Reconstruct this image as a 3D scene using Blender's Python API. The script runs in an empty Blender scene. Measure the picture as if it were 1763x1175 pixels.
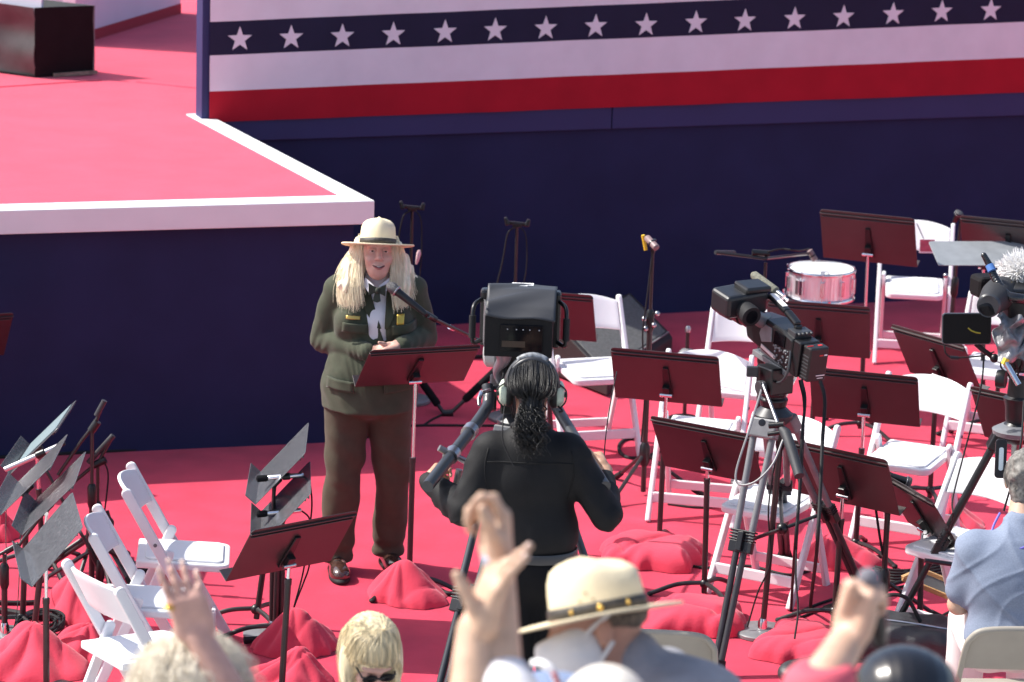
import bpy, bmesh, math, random
import numpy as np
from mathutils import Matrix, Vector
R_ = math.radians
sc = bpy.context.scene
COL = sc.collection

# ---------------------------------------------------------------- camera
IMW, IMH, FPX = 1763.0, 1175.0, 6000.0
PITCH, ROLL, CAMH = R_(13.5), R_(1.75), 4.9
cd = bpy.data.cameras.new('camera'); cam = bpy.data.objects.new('camera', cd); COL.objects.link(cam)
cd.sensor_width = 36.0; cd.lens = 36.0 * FPX / IMW; cd.clip_end = 500; cd.clip_start = 0.1
cam.matrix_world = Matrix.Translation((0, 0, CAMH)) @ Matrix.Rotation(math.pi/2 - PITCH, 4, 'X') @ Matrix.Rotation(ROLL, 4, 'Z')
cd.dof.use_dof = True; cd.dof.focus_distance = 14.6; cd.dof.aperture_fstop = 4.6
sc.camera = cam

# ---------------------------------------------------------------- light
SUN_T = Vector((0.85, -0.17, -1.0)).normalized()          # the way the sunlight travels
wd = bpy.data.worlds.new('World'); sc.world = wd; wd.use_nodes = True
nt = wd.node_tree; nt.nodes.clear()
sky = nt.nodes.new('ShaderNodeTexSky'); sky.sky_type = 'NISHITA'; sky.sun_disc = False
sky.sun_elevation = math.asin(-SUN_T.z); sky.sun_rotation = math.atan2(-SUN_T.x, -SUN_T.y)
sky.air_density = 0.8; sky.dust_density = 2.5; sky.ozone_density = 0.6
bg = nt.nodes.new('ShaderNodeBackground'); bg.inputs['Strength'].default_value = 0.15
wo = nt.nodes.new('ShaderNodeOutputWorld')
nt.links.new(sky.outputs[0], bg.inputs[0]); nt.links.new(bg.outputs[0], wo.inputs[0])
sl = bpy.data.lights.new('sun', 'SUN'); sl.energy = 4.1; sl.angle = R_(0.53); sl.color = (1.0, 0.965, 0.90)
so = bpy.data.objects.new('sun', sl); COL.objects.link(so)
so.rotation_euler = (-SUN_T).to_track_quat('Z', 'Y').to_euler(); so.location = (-8, 12, 14)
sc.view_settings.view_transform = 'Standard'; sc.view_settings.look = 'None'
sc.view_settings.gamma = 1.0; sc.view_settings.exposure = 0.68
try: sc.cycles.max_bounces = 8; sc.cycles.use_denoising = True
except Exception: pass

# ---------------------------------------------------------------- photo pixel -> place
def ray(u, v):
    x, y = (u - IMW/2)/FPX, (IMH/2 - v)/FPX
    c, s = math.cos(ROLL), math.sin(ROLL)
    x0, y0 = c*x - s*y, s*x + c*y
    return Vector((x0, math.cos(PITCH) + y0*math.sin(PITCH), -math.sin(PITCH) + y0*math.cos(PITCH)))
CAMP = Vector((0, 0, CAMH))
def G(u, v, z=0.0):
    d = ray(u, v); return CAMP + d*((z - CAMH)/d.z)
def PY(u, v, Y):
    d = ray(u, v); return CAMP + d*(Y/d.y)
def PD(u, v, d): return CAMP + ray(u, v)*d

# ---------------------------------------------------------------- materials
MATS = {}
def mat(name, col, rough=0.5, metal=0.0, spec=0.5, var=0.0, vs=8.0, bump=0.0, bs=150.0, sheen=0.0, coat=0.0,
        sss=0.0, stretch=None, var2=None, trans=0.0, detail=4.0):
    if name in MATS: return MATS[name]
    m = bpy.data.materials.new(name); m.use_nodes = True; MATS[name] = m
    n = m.node_tree.nodes; L = m.node_tree.links; b = n['Principled BSDF']
    b.inputs['Base Color'].default_value = (*col, 1); b.inputs['Roughness'].default_value = rough
    b.inputs['Metallic'].default_value = metal; b.inputs['Specular IOR Level'].default_value = spec
    if sheen:
        b.inputs['Sheen Weight'].default_value = sheen; b.inputs['Sheen Roughness'].default_value = 0.45
        b.inputs['Sheen Tint'].default_value = (1, 0.72, 0.78, 1) if col[0] > 3*col[1] else (1, 1, 1, 1)
    if coat: b.inputs['Coat Weight'].default_value = coat; b.inputs['Coat Roughness'].default_value = 0.08
    if sss:
        b.inputs['Subsurface Weight'].default_value = sss; b.inputs['Subsurface Radius'].default_value = (0.012, 0.005, 0.003)
        b.inputs['Subsurface Scale'].default_value = 1.0
    if trans: b.inputs['Transmission Weight'].default_value = trans
    tc = n.new('ShaderNodeTexCoord'); src = tc.outputs['Object']
    if stretch:
        mp = n.new('ShaderNodeMapping'); mp.inputs['Scale'].default_value = stretch
        L.new(src, mp.inputs['Vector']); src = mp.outputs['Vector']
    if var:
        t = n.new('ShaderNodeTexNoise'); t.inputs['Scale'].default_value = vs; t.inputs['Detail'].default_value = detail
        L.new(src, t.inputs['Vector'])
        r = n.new('ShaderNodeMapRange'); r.inputs['From Min'].default_value = 0.3; r.inputs['From Max'].default_value = 0.7
        L.new(t.outputs['Fac'], r.inputs['Value'])
        mx = n.new('ShaderNodeMix'); mx.data_type = 'RGBA'
        lo = var2 if var2 else tuple(c*(1 - var) for c in col)
        hi = col if var2 else tuple(min(1, c*(1 + var)) for c in col)
        mx.inputs['A'].default_value = (*lo, 1); mx.inputs['B'].default_value = (*hi, 1)
        L.new(r.outputs['Result'], mx.inputs['Factor']); L.new(mx.outputs['Result'], b.inputs['Base Color'])
    if bump:
        t = n.new('ShaderNodeTexNoise'); t.inputs['Scale'].default_value = bs; t.inputs['Detail'].default_value = 3
        L.new(src, t.inputs['Vector'])
        bp = n.new('ShaderNodeBump'); bp.inputs['Strength'].default_value = bump; bp.inputs['Distance'].default_value = 0.01
        L.new(t.outputs['Fac'], bp.inputs['Height']); L.new(bp.outputs['Normal'], b.inputs['Normal'])
    return m
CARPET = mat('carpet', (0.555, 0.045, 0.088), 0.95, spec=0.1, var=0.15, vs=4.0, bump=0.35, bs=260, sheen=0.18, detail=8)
CARPET2 = mat('stage_carpet_sunlit', (0.67, 0.072, 0.122), 0.95, spec=0.1, var=0.08, vs=3.5, bump=0.3, bs=260, sheen=0.28, detail=8)  # same carpet as the floor, with sunlit brightness put into a pinker colour
NAVY = mat('navy_cloth', (0.021, 0.025, 0.074), 0.85, spec=0.2, var=0.10, vs=3, bump=0.1, bs=300)
FASCIA = mat('blue_fascia_paint', (0.026, 0.032, 0.112), 0.6, spec=0.3, var=0.05, vs=3)
TRIM = mat('white_trim_paint', (0.79, 0.80, 0.80), 0.5, var=0.03, vs=5)
BANW = mat('banner_white', (0.70, 0.70, 0.76), 0.75, spec=0.2, var=0.04, vs=6, bump=0.08, bs=120)
BANR = mat('banner_red', (0.36, 0.008, 0.022), 0.75, spec=0.2, var=0.08, vs=5, bump=0.08, bs=120)
BANK = mat('banner_navy', (0.016, 0.017, 0.045), 0.75, spec=0.2, var=0.08, vs=6)
PANW = mat('panel_white', (0.70, 0.68, 0.78), 0.6, var=0.03, vs=3)
BLACKB = mat('black_sheet_metal', (0.009, 0.008, 0.009), 0.65, spec=0.15, var=0.15, vs=9)
PLAST = mat('white_resin', (0.80, 0.80, 0.82), 0.38, spec=0.5, var=0.03, vs=7)
PLASTP = mat('white_vinyl_pad', (0.78, 0.79, 0.82), 0.45, spec=0.5, var=0.02, vs=9, bump=0.05, bs=300)
SCREW = mat('grey_screw', (0.18, 0.18, 0.2), 0.4, metal=0.8)
DESK = mat('black_desk_metal', (0.032, 0.021, 0.022), 0.40, spec=0.95, var=0.12, vs=12, bump=0.05, bs=400)
DESKG = mat('glare_grey_desk', (0.085, 0.088, 0.095), 0.25, spec=0.9, var=0.35, vs=70, bump=0.05, bs=160, stretch=(1, 1, .25))  # black desks given a grey colour that stands for sun glare
POLE = mat('black_tube', (0.022, 0.017, 0.018), 0.35, spec=0.6, var=0.2, vs=14)
CHROME = mat('chrome', (0.75, 0.75, 0.77), 0.16, metal=1.0)
STEEL = mat('brushed_steel', (0.45, 0.45, 0.47), 0.35, metal=1.0, var=0.1, vs=30)
RUB = mat('black_rubber', (0.016, 0.016, 0.018), 0.7, spec=0.3)
BPL = mat('black_plastic', (0.010, 0.0105, 0.012), 0.34, spec=0.5, var=0.2, vs=30, bump=0.06, bs=350)
GPL = mat('dark_grey_plastic', (0.036, 0.038, 0.043), 0.40, spec=0.5, var=0.15, vs=25)
LGPL = mat('mid_grey_metal', (0.17, 0.175, 0.185), 0.38, spec=0.6, var=0.12, vs=25)
GLASSB = mat('dark_glass', (0.006, 0.006, 0.008), 0.12, spec=0.18)
FOAMG = mat('grey_green_foam', (0.19, 0.19, 0.155), 0.95, spec=0.1, var=0.25, vs=90, bump=0.6, bs=300)
FOAMK = mat('black_foam', (0.014, 0.014, 0.016), 0.98, spec=0.1, bump=0.5, bs=300)
CLOTHR = mat('red_cover_cloth', (0.62, 0.056, 0.098), 0.85, spec=0.15, var=0.09, vs=6, bump=0.15, bs=90, sheen=0.3)
YEL = mat('yellow_tape', (0.75, 0.52, 0.03), 0.5)
WHT = mat('white_label', (0.82, 0.82, 0.82), 0.6)
REDP = mat('red_print', (0.6, 0.03, 0.03), 0.5)
GREENC = mat('green_collar', (0.05, 0.3, 0.15), 0.4)
GREYF = mat('grey_speaker_cloth', (0.115, 0.118, 0.12), 0.9, spec=0.2, var=0.2, vs=60, bump=0.35, bs=250)

# ---------------------------------------------------------------- mesh helpers
def rot(axis, deg): return Matrix.Rotation(R_(deg), 3, axis)
def frame(zdir, up=(0, 0, 1)):
    z = Vector(zdir).normalized(); u = Vector(up)
    if abs(z.dot(u)) > 0.98: u = Vector((0, 1, 0))
    x = u.cross(z).normalized(); y = z.cross(x)
    return Matrix((x, y, z)).transposed()
def link(name, me, m, parent=None, loc=None):
    o = bpy.data.objects.new(name, me); COL.objects.link(o)
    for k in (m if isinstance(m, (list, tuple)) else [m]): me.materials.append(k)
    if parent is not None: o.parent = parent
    if loc is not None: o.location = loc
    return o
class MB:
    def __init__(s): s.v = []; s.f = []; s.m = []; s.cur = 0
    def add(s, V, F, R=None, o=None):
        b = len(s.v); o = Vector(o) if o is not None else Vector((0, 0, 0))
        for p in V:
            p = Vector(p)
            if R is not None: p = R @ p
            s.v.append(tuple(p + o))
        for f in F: s.f.append([b + i for i in f]); s.m.append(s.cur)
        return s
    def box(s, c, d, R=None, top=None):
        x, y, z = d[0]/2, d[1]/2, d[2]/2; tx, ty = top if top else (1, 1)
        V = [(-x, -y, -z), (x, -y, -z), (x, y, -z), (-x, y, -z), (-x*tx, -y*ty, z), (x*tx, -y*ty, z), (x*tx, y*ty, z), (-x*tx, y*ty, z)]
        return s.add(V, [(0, 3, 2, 1), (4, 5, 6, 7), (0, 1, 5, 4), (1, 2, 6, 5), (2, 3, 7, 6), (3, 0, 4, 7)], R, c)
    def rbar(s, a, b, wx, wy, up=(0, 0, 1)):
        a, b = Vector(a), Vector(b); return s.box((a + b)/2, (wx, wy, (b - a).length), frame(b - a, up))
    def tube(s, P, r, n=8, caps=True):
        P = [Vector(p) for p in P]; k = len(P)
        rs = list(r) if isinstance(r, (list, tuple)) else [r]*k
        T = [(P[min(i+1, k-1)] - P[max(i-1, 0)]).normalized() for i in range(k)]
        fr = frame(T[0]); x, y = fr.col[0], fr.col[1]; V = []; F = []
        for i in range(k):
            if i:
                x = (x - T[i]*x.dot(T[i])).normalized(); y = T[i].cross(x)
            for j in range(n):
                a = 2*math.pi*j/n; V.append(P[i] + (x*math.cos(a) + y*math.sin(a))*rs[i])
        for i in range(k-1):
            for j in range(n): F.append((i*n+j, i*n+(j+1) % n, (i+1)*n+(j+1) % n, (i+1)*n+j))
        if caps: F.append(tuple(range(n-1, -1, -1))); F.append(tuple(range((k-1)*n, k*n)))
        return s.add(V, F)
    def cyl(s, a, b, r, n=16): return s.tube([a, b], r, n)
    def lathe(s, prof, n=24, o=None, R=None, capb=True, capt=True):
        V = []; F = []; k = len(prof)
        for (r, z) in prof:
            for j in range(n):
                a = 2*math.pi*j/n; V.append((r*math.cos(a), r*math.sin(a), z))
        for i in range(k-1):
            for j in range(n): F.append((i*n+j, i*n+(j+1) % n, (i+1)*n+(j+1) % n, (i+1)*n+j))
        if capb: F.append(tuple(range(n-1, -1, -1)))
        if capt: F.append(tuple(range((k-1)*n, k*n)))
        return s.add(V, F, R, o)
    def prism(s, poly, t, R=None, o=None):          # polygon in local xy, from z=-t/2 to t/2
        k = len(poly); V = [(x, y, -t/2) for x, y in poly] + [(x, y, t/2) for x, y in poly]
        F = [tuple(range(k-1, -1, -1)), tuple(range(k, 2*k))] + [(i, (i+1) % k, k+(i+1) % k, k+i) for i in range(k)]
        return s.add(V, F, R, o)
    def ball(s, c, r, R=None, nu=16, nv=10):
        r = (r, r, r) if not isinstance(r, (tuple, list)) else r
        V = []; F = []
        for i in range(1, nv):
            t = math.pi*i/nv
            for j in range(nu):
                a = 2*math.pi*j/nu; V.append((r[0]*math.sin(t)*math.cos(a), r[1]*math.sin(t)*math.sin(a), r[2]*math.cos(t)))
        V.append((0, 0, r[2])); V.append((0, 0, -r[2])); A, B = len(V)-2, len(V)-1
        for i in range(nv-2):
            for j in range(nu): F.append((i*nu+j, (i+1)*nu+j, (i+1)*nu+(j+1) % nu, i*nu+(j+1) % nu))
        for j in range(nu):
            F.append((A, j, (j+1) % nu)); F.append((B, (nv-2)*nu+(j+1) % nu, (nv-2)*nu+j))
        return s.add(V, F, R, c)
    def grid(s, fn, nu, nv, thick=0.0):             # sheet fn(a,b) in 0..1, doubled with a thickness along its normal
        Pt = [[Vector(fn(i/nu, j/nv)) for j in range(nv+1)] for i in range(nu+1)]
        V = [p for r in Pt for p in r]; w = nv+1; F = []
        idx = lambda i, j: i*w + j
        for i in range(nu):
            for j in range(nv): F.append((idx(i, j), idx(i+1, j), idx(i+1, j+1), idx(i, j+1)))
        if thick:
            N = []
            for i in range(nu+1):
                for j in range(nv+1):
                    du = Pt[min(i+1, nu)][j] - Pt[max(i-1, 0)][j]; dv = Pt[i][min(j+1, nv)] - Pt[i][max(j-1, 0)]
                    N.append(du.cross(dv).normalized())
            off = len(V); V += [V[q] - N[q]*thick for q in range(off)]
            F += [tuple(off + q for q in reversed(f)) for f in list(F)]
            ring = [idx(i, 0) for i in range(nu)] + [idx(nu, j) for j in range(nv)] + [idx(i, nv) for i in range(nu, 0, -1)] + [idx(0, j) for j in range(nv, 0, -1)]
            for q in range(len(ring)):
                a, b = ring[q], ring[(q+1) % len(ring)]; F.append((b, a, off+a, off+b))
        return s.add(V, F)
    def build(s, name, m, parent=None, smooth=False, bevel=0.0, loc=None, seg=2):
        me = bpy.data.meshes.new(name); me.from_pydata(s.v, [], s.f); me.update()
        if smooth: me.polygons.foreach_set('use_smooth', [True]*len(me.polygons))
        o = link(name, me, m, parent, loc)
        if isinstance(m, (list, tuple)): me.polygons.foreach_set('material_index', s.m)
        bm = bmesh.new(); bm.from_mesh(me); bmesh.ops.recalc_face_normals(bm, faces=bm.faces); bm.to_mesh(me); bm.free()
        if smooth == 'auto' or (smooth and bevel == 0 and smooth != 'all'):
            try: me.set_sharp_from_angle(angle=R_(40))
            except Exception: pass
        if bevel:
            b = o.modifiers.new('bevel', 'BEVEL'); b.width = bevel; b.segments = seg; b.limit_method = 'ANGLE'; b.angle_limit = R_(40)
            b.harden_normals = False
        return o
def tag(o, label=None, cat=None, group=None, kind=None):
    if label: o['label'] = label
    if cat: o['category'] = cat
    if group: o['group'] = group
    if kind: o['kind'] = kind
    return o
def thing(name, label, cat, loc=(0, 0, 0), rz=0.0, group=None):
    o = bpy.data.objects.new(name, None); COL.objects.link(o); o.location = loc; o.rotation_euler = (0, 0, R_(rz))
    o.empty_display_size = 0.1
    return tag(o, label, cat, group)
def dup(root, loc, rz, label=None):
    r = root.copy(); COL.objects.link(r); r.location = loc; r.rotation_euler = (0, 0, R_(rz))
    if label: r['label'] = label
    for ch in list(root.children):
        c = ch.copy(); COL.objects.link(c); c.parent = r
        for g in list(ch.children):
            d = g.copy(); COL.objects.link(d); d.parent = c
    return r
def rpoly(w, h, r, n=4, corners=(1, 1, 1, 1)):        # rounded rectangle, centred
    P = []
    for q, (cx, cy, a0) in enumerate(((w/2, h/2, 0), (-w/2, h/2, 90), (-w/2, -h/2, 180), (w/2, -h/2, 270))):
        if corners[q]:
            cx -= math.copysign(r, cx); cy -= math.copysign(r, cy)
            for i in range(n+1):
                a = R_(a0 + 90*i/n); P.append((cx + r*math.cos(a), cy + r*math.sin(a)))
        else: P.append((cx, cy))
    return P
def smoothline(P, k=6):                                # Catmull-Rom through points
    P = [Vector(p) for p in P]; out = []
    Q = [P[0]*2 - P[1]] + P + [P[-1]*2 - P[-2]]
    for i in range(1, len(Q)-2):
        for j in range(k):
            t = j/k; a, b, c, d = Q[i-1], Q[i], Q[i+1], Q[i+2]
            out.append(0.5*((2*b) + (c-a)*t + (2*a-5*b+4*c-d)*t*t + (3*b-a-3*c+d)*t**3))
    out.append(P[-1]); return out

# ---------------------------------------------------------------- blended solids (signed distance -> one continuous mesh)
def A3(p): return np.array(p, dtype=np.float64)
def f_cone(a, b, r1, r2):
    a, b = A3(a), A3(b); ab = b - a; L2 = max(ab.dot(ab), 1e-12)
    def f(p):
        t = np.clip(((p - a) @ ab)/L2, 0, 1); return np.linalg.norm(p - a - t[:, None]*ab, axis=1) - (r1 + (r2 - r1)*t)
    return f
def f_ell(c, r, Rm=None):
    c, r = A3(c), A3(r); Rn = np.array(Rm) if Rm is not None else None
    def f(p):
        q = p - c
        if Rn is not None: q = q @ Rn
        k0 = np.linalg.norm(q/r, axis=1); k1 = np.linalg.norm(q/(r*r), axis=1) + 1e-9
        return k0*(k0 - 1)/k1
    return f
def f_box(c, h, rad, Rm=None):
    c, h = A3(c), A3(h) - rad; Rn = np.array(Rm) if Rm is not None else None
    def f(p):
        q = p - c
        if Rn is not None: q = q @ Rn
        q = np.abs(q) - h
        return np.linalg.norm(np.maximum(q, 0), axis=1) + np.minimum(q.max(axis=1), 0) - rad
    return f
def f_plane(c, n):
    c, n = A3(c), A3(n)/np.linalg.norm(A3(n)); return lambda p: (p - c) @ n
def wob(p, freq, seed, k=5):                         # cheap smooth noise, about -1..1
    g = np.random.RandomState(seed); s = 0
    for i in range(k):
        d = g.normal(size=3); d /= np.linalg.norm(d); fq = freq*(0.6 + 0.9*g.rand())
        s = s + np.sin(p @ d*fq + g.rand()*6.28 + 1.3*np.sin(p @ g.normal(size=3)*freq*0.35))
    return s/k*1.6
class Field:
    def __init__(s): s.p = []; s.disp = None
    def u(s, f, k=0.02): s.p.append((0, f, k)); return s
    def cut(s, f, k=0.01): s.p.append((1, f, k)); return s
    def cone(s, a, b, r1, r2, k=0.02): return s.u(f_cone(a, b, r1, r2), k)
    def ell(s, c, r, R=None, k=0.02): return s.u(f_ell(c, r, R), k)
    def chain(s, P, rs, k=0.02):
        for i in range(len(P)-1): s.cone(P[i], P[i+1], rs[i], rs[i+1], k if i == 0 else 0.006)
        return s
    def __call__(s, p):
        d = None
        for op, f, k in s.p:
            e = f(p)
            if op == 0:
                if d is None: d = e; continue
                h = np.clip(0.5 + 0.5*(e - d)/k, 0, 1); d = e + (d - e)*h - k*h*(1 - h)
                # blended
            else:
                e = -e; h = np.clip(0.5 - 0.5*(e - d)/k, 0, 1); d = e + (d - e)*h + k*h*(1 - h)
        if s.disp is not None: d = d + s.disp(p)
        return d
    def mesh(s, lo, hi, res, name, m, parent=None):
        lo, hi = A3(lo), A3(hi); B = 8
        nb = np.ceil((hi - lo)/(res*B)).astype(int); n = nb*B
        ci = np.stack(np.meshgrid(*[np.arange(k) for k in nb], indexing='ij'), -1).reshape(-1, 3)
        dc = s(lo + (ci + 0.5)*B*res)
        val = np.repeat(np.repeat(np.repeat(dc.reshape(nb), B, 0), B, 1), B, 2)
        sel = ci[np.abs(dc) < B*res*1.25]
        off = np.stack(np.meshgrid(*[np.arange(B)]*3, indexing='ij'), -1).reshape(-1, 3)
        for q in range(0, len(sel), 400):
            g = (sel[q:q+400, None, :]*B + off[None]).reshape(-1, 3)
            val[g[:, 0], g[:, 1], g[:, 2]] = s(lo + g*res)
        for ax in range(3):                            # closed at the borders
            ix = [slice(None)]*3
            for e in (0, -1): ix[ax] = e; val[tuple(ix)] = np.abs(val[tuple(ix)]) + 1e-6
        neg = val < 0
        c8 = [(i, j, k) for i in (0, 1) for j in (0, 1) for k in (0, 1)]
        S = lambda a, i, j, k: a[i:n[0]-1+i, j:n[1]-1+j, k:n[2]-1+k]
        cnt = sum(S(neg, *c).astype(np.int8) for c in c8); act = (cnt > 0) & (cnt < 8)
        cells = np.argwhere(act); vid = -np.ones(act.shape, int); vid[act] = np.arange(len(cells))
        acc = np.zeros((len(cells), 3)); w = np.zeros(len(cells))
        for i, a in enumerate(c8):
            for b in c8[i+1:]:
                if sum(abs(x - y) for x, y in zip(a, b)) != 1: continue
                va = val[tuple((cells + a).T)]; vb = val[tuple((cells + b).T)]
                x = (va < 0) != (vb < 0); t = np.where(x, va/(va - vb + 1e-12), 0)[:, None]
                acc += np.where(x[:, None], A3(a) + (A3(b) - A3(a))*t, 0); w += x
        V = lo + (cells + acc/np.maximum(w, 1)[:, None])*res
        quads = []
        for ax in range(3):
            o1, o2 = [d for d in range(3) if d != ax]
            sl = [slice(1, None)]*3; sl[ax] = slice(0, -1); sh = [slice(1, None)]*3; sh[ax] = slice(1, None)
            A = neg[tuple(sl)]; Bn = neg[tuple(sh)]
            e = np.argwhere(A != Bn); full = e.copy(); full[:, o1] += 1; full[:, o2] += 1
            ok = np.ones(len(e), bool)
            q = []
            for d1, d2 in ((0, 0), (-1, 0), (-1, -1), (0, -1)):
                c = full.copy(); c[:, o1] += d1; c[:, o2] += d2
                for d in range(3): ok &= (c[:, d] >= 0) & (c[:, d] < act.shape[d])
                q.append(c)
            q = [vid[tuple(np.clip(c, 0, np.array(act.shape)-1).T)] for c in q]
            q = np.stack(q, 1)[ok]; fl = A[tuple(e.T)][ok]
            if ax == 1: fl = ~fl
            q[~fl] = q[~fl][:, ::-1]; quads.append(q)
        Q = np.concatenate(quads); Q = Q[(Q >= 0).all(1)]
        me = bpy.data.meshes.new(name)
        me.vertices.add(len(V)); me.vertices.foreach_set('co', V.astype(np.float32).ravel())
        me.loops.add(len(Q)*4); me.loops.foreach_set('vertex_index', Q.astype(np.int32).ravel())
        me.polygons.add(len(Q)); me.polygons.foreach_set('loop_start', np.arange(0, len(Q)*4, 4, dtype=np.int32))
        me.polygons.foreach_set('loop_total', np.full(len(Q), 4, dtype=np.int32))
        me.polygons.foreach_set('use_smooth', np.ones(len(Q), bool)); me.update(calc_edges=True); me.validate()
        return link(name, me, m, parent)
# ================================================================ the setting
GROUND = mat('pale_concrete', (0.42, 0.40, 0.38), 0.9, var=0.12, vs=0.8, bump=0.1, bs=60)
MB().add([(-200, -200, -0.012), (200, -200, -0.012), (200, 200, -0.012), (-200, 200, -0.012)], [(0, 1, 2, 3)]).build('ground', GROUND)
bpy.data.objects['ground']['kind'] = 'structure'
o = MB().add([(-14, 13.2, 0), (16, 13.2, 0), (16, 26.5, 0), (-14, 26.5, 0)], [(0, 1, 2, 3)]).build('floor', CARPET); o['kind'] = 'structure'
# stepped seating below and behind the camera's view, where the front rows sit
mb = MB()
for i in range(6):
    y1 = 9.9 - 0.95*i; hs = (.28, .56, .84, .95, 1.10, 1.30)[i]; mb.box((0, y1 - 0.475, hs/2), (16, 0.948, hs))
mb.box((0, 1.7, 0.80), (16, 4.9, 1.60))
o = mb.build('seating_steps', GROUND, bevel=0.01); o['kind'] = 'structure'

STH = 1.33
A = G(645, 346, STH); Lf = G(0, 363, STH); dF = (Lf - A).normalized()
Bk = G(354, 195, STH); dS = (Bk - A).normalized()
WA, WB = 20.90, 0.362                                   # front face of the back wall: y = WA + WB x
wdir = Vector((1, WB, 0)).normalized(); wn = Vector((WB, -1, 0)).normalized()
def wallp(x, z, out=0.0): return Vector((x, WA + WB*x, z)) + wn*out
stage = thing('stage_platform', 'low red carpeted stage platform with white edging and dark navy skirt', 'stage', (A.x, A.y, 0))
far = A + dF*8.0
backl = Vector((far.x - 1, 29.5, STH)); backr = Vector((3.4, 29.5, STH))
loc = lambda p, z=None: Vector((p.x - A.x, p.y - A.y, p.z if z is None else z))
poly = [A, Bk, backr, backl, far]
def inset(d):                                           # edge lines moved inwards by d
    nF = Vector((-dF.y, dF.x, 0)); nF = nF if nF.dot(Bk - A) > 0 else -nF
    nS = Vector((-dS.y, dS.x, 0)); nS = nS if nS.dot(Lf - A) > 0 else -nS
    c = dF.dot(dS); s2 = 1 - c*c
    a = A + dF*(d*.72/math.sqrt(s2)) + dS*(d/math.sqrt(s2))
    return a, nF, nS
a18, nF, nS = inset(0.17)
cf = far + nF*0.17; cb = Bk + nS*0.122
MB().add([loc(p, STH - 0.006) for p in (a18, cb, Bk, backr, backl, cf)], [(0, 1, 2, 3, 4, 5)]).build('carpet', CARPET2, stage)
mb = MB()
for (u0, v0), (u1, v1) in (((-5, 151), (175, 139)), ((235, 142), (343, 153))):
    s0, s1 = G(u0, v0, STH - .006), G(u1, v1, STH - .006); mb.tube([loc(s0 + (s1-s0)*k/8 + Vector((0, .006*math.sin(3*k), 0)), STH - .0065) for k in range(9)], .007, 6); mb.build('carpet_seam', CARPET2, stage, smooth=True); mb = MB()
mb = MB(); th = 0.125
def slab(mb, q):
    V = [loc(p, STH) for p in q] + [loc(p, STH - th) for p in q]; n = len(q)
    mb.add(V, [tuple(range(n)), tuple(range(2*n-1, n-1, -1))] + [(i, n+i, n+(i+1) % n, (i+1) % n) for i in range(n)])
slab(mb, [A, a18, cf, far]); slab(mb, [A, Bk, cb, a18])
mb.build('edge_trim', TRIM, stage, bevel=0.004)
a10, _, _ = inset(0.10)
q = [a10, far + nF*0.10, backl, backr, Bk + nS*0.072]
V = [loc(p, STH - th - 0.001) for p in q] + [loc(p, 0.0) for p in q]; n = len(q)
MB().add(V, [(i, (i+1) % n, n+(i+1) % n, n+i) for i in range(n)]).build('skirt', NAVY, stage)

# back wall with a proud upper board, and the striped banner hung on it
X0, X1 = -1.865, 7.0
wall = thing('stage_wall', 'long dark navy wall with a blue upper board behind the musicians area', 'wall', wallp(X0, 0))
wl = lambda x, z, out=0.0: wallp(x, z, out) - wallp(X0, 0)
def wslab(name, m, x0, x1, z0, z1, out0, out1, **k):
    mb = MB(); V = [wl(x0, z0, out0), wl(x1, z0, out0), wl(x1, z0, out1), wl(x0, z0, out1), wl(x0, z1, out0), wl(x1, z1, out0), wl(x1, z1, out1), wl(x0, z1, out1)]
    mb.add(V, [(0, 3, 2, 1), (4, 5, 6, 7), (0, 1, 5, 4), (1, 2, 6, 5), (2, 3, 7, 6), (3, 0, 4, 7)])
    return mb.build(name, m, wall, **k)
wslab('skirt_panel', NAVY, X0 + 0.35, X1, 0, 1.195, -0.06, -0.03)
for x0, x1 in ((X0, 0.568), (0.574, 3.3), (3.306, X1)):
    wslab('upper_board', FASCIA, x0, x1, 1.19, 2.60, -0.14, 0.0, bevel=0.003)
bx0, bx1 = -1.825, 6.9
ban = MB()
def bz(z0, sl): return lambda x: z0 + sl*(x + 1.825)
lev = [bz(1.312, 0.006), bz(1.495, 0.0145), bz(1.708, 0.0178), bz(1.906, 0.0225), bz(2.58, 0.0)]
broot = wallp(bx0, 1.31, 0.01)
for i, mi in enumerate((1, 0, 2, 0)):
    ban.cur = mi; nxs = 120
    def fn(a, b, i=i):
        x = bx0 + (bx1 - bx0)*a; z = lev[i](x) + (lev[i+1](x) - lev[i](x))*b
        w = 0.004*math.sin(5.1*x + 2*z) + 0.003*math.sin(11*x - 3*z)
        return wallp(x, z, 0.016 + w) - broot
    ban.grid(fn, nxs, 3, 0.002)
ban.cur = 0
xs = [wallp(0, 0)]*0
for px, py in zip((411, 500, 588, 676, 764, 851, 938, 1024, 1110, 1196, 1281, 1366, 1450, 1535, 1620, 1703, 1786), (67, 64.5, 62, 59, 54.5, 51.5, 48.5, 45, 42.5, 38.5, 35.5, 32, 28.5, 24, 20, 17, 14)):
    d = ray(px, py); t = (WA - 0.0)/(d.y - WB*d.x); p = CAMP + d*t
    P5 = []
    for k in range(10):
        r = 0.076 if k % 2 == 0 else 0.031; a = R_(90 + 36*k); P5.append((r*math.cos(a), r*math.sin(a)))
    w = 0.004*math.sin(5.1*p.x + 2*p.z) + 0.003*math.sin(11*p.x - 3*p.z)
    Rm = Matrix((wdir, Vector((0, 0, 1)), wn)).transposed()
    ban.prism(P5, 0.004, Rm, Vector((p.x, WA + WB*p.x, p.z)) + wn*(0.019 + w) - broot)
o = ban.build('striped_banner', [BANW, BANR, BANK], None, loc=broot)
tag(o, 'long banner with white stars on a navy band between white stripes above a red stripe', 'banner')

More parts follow.
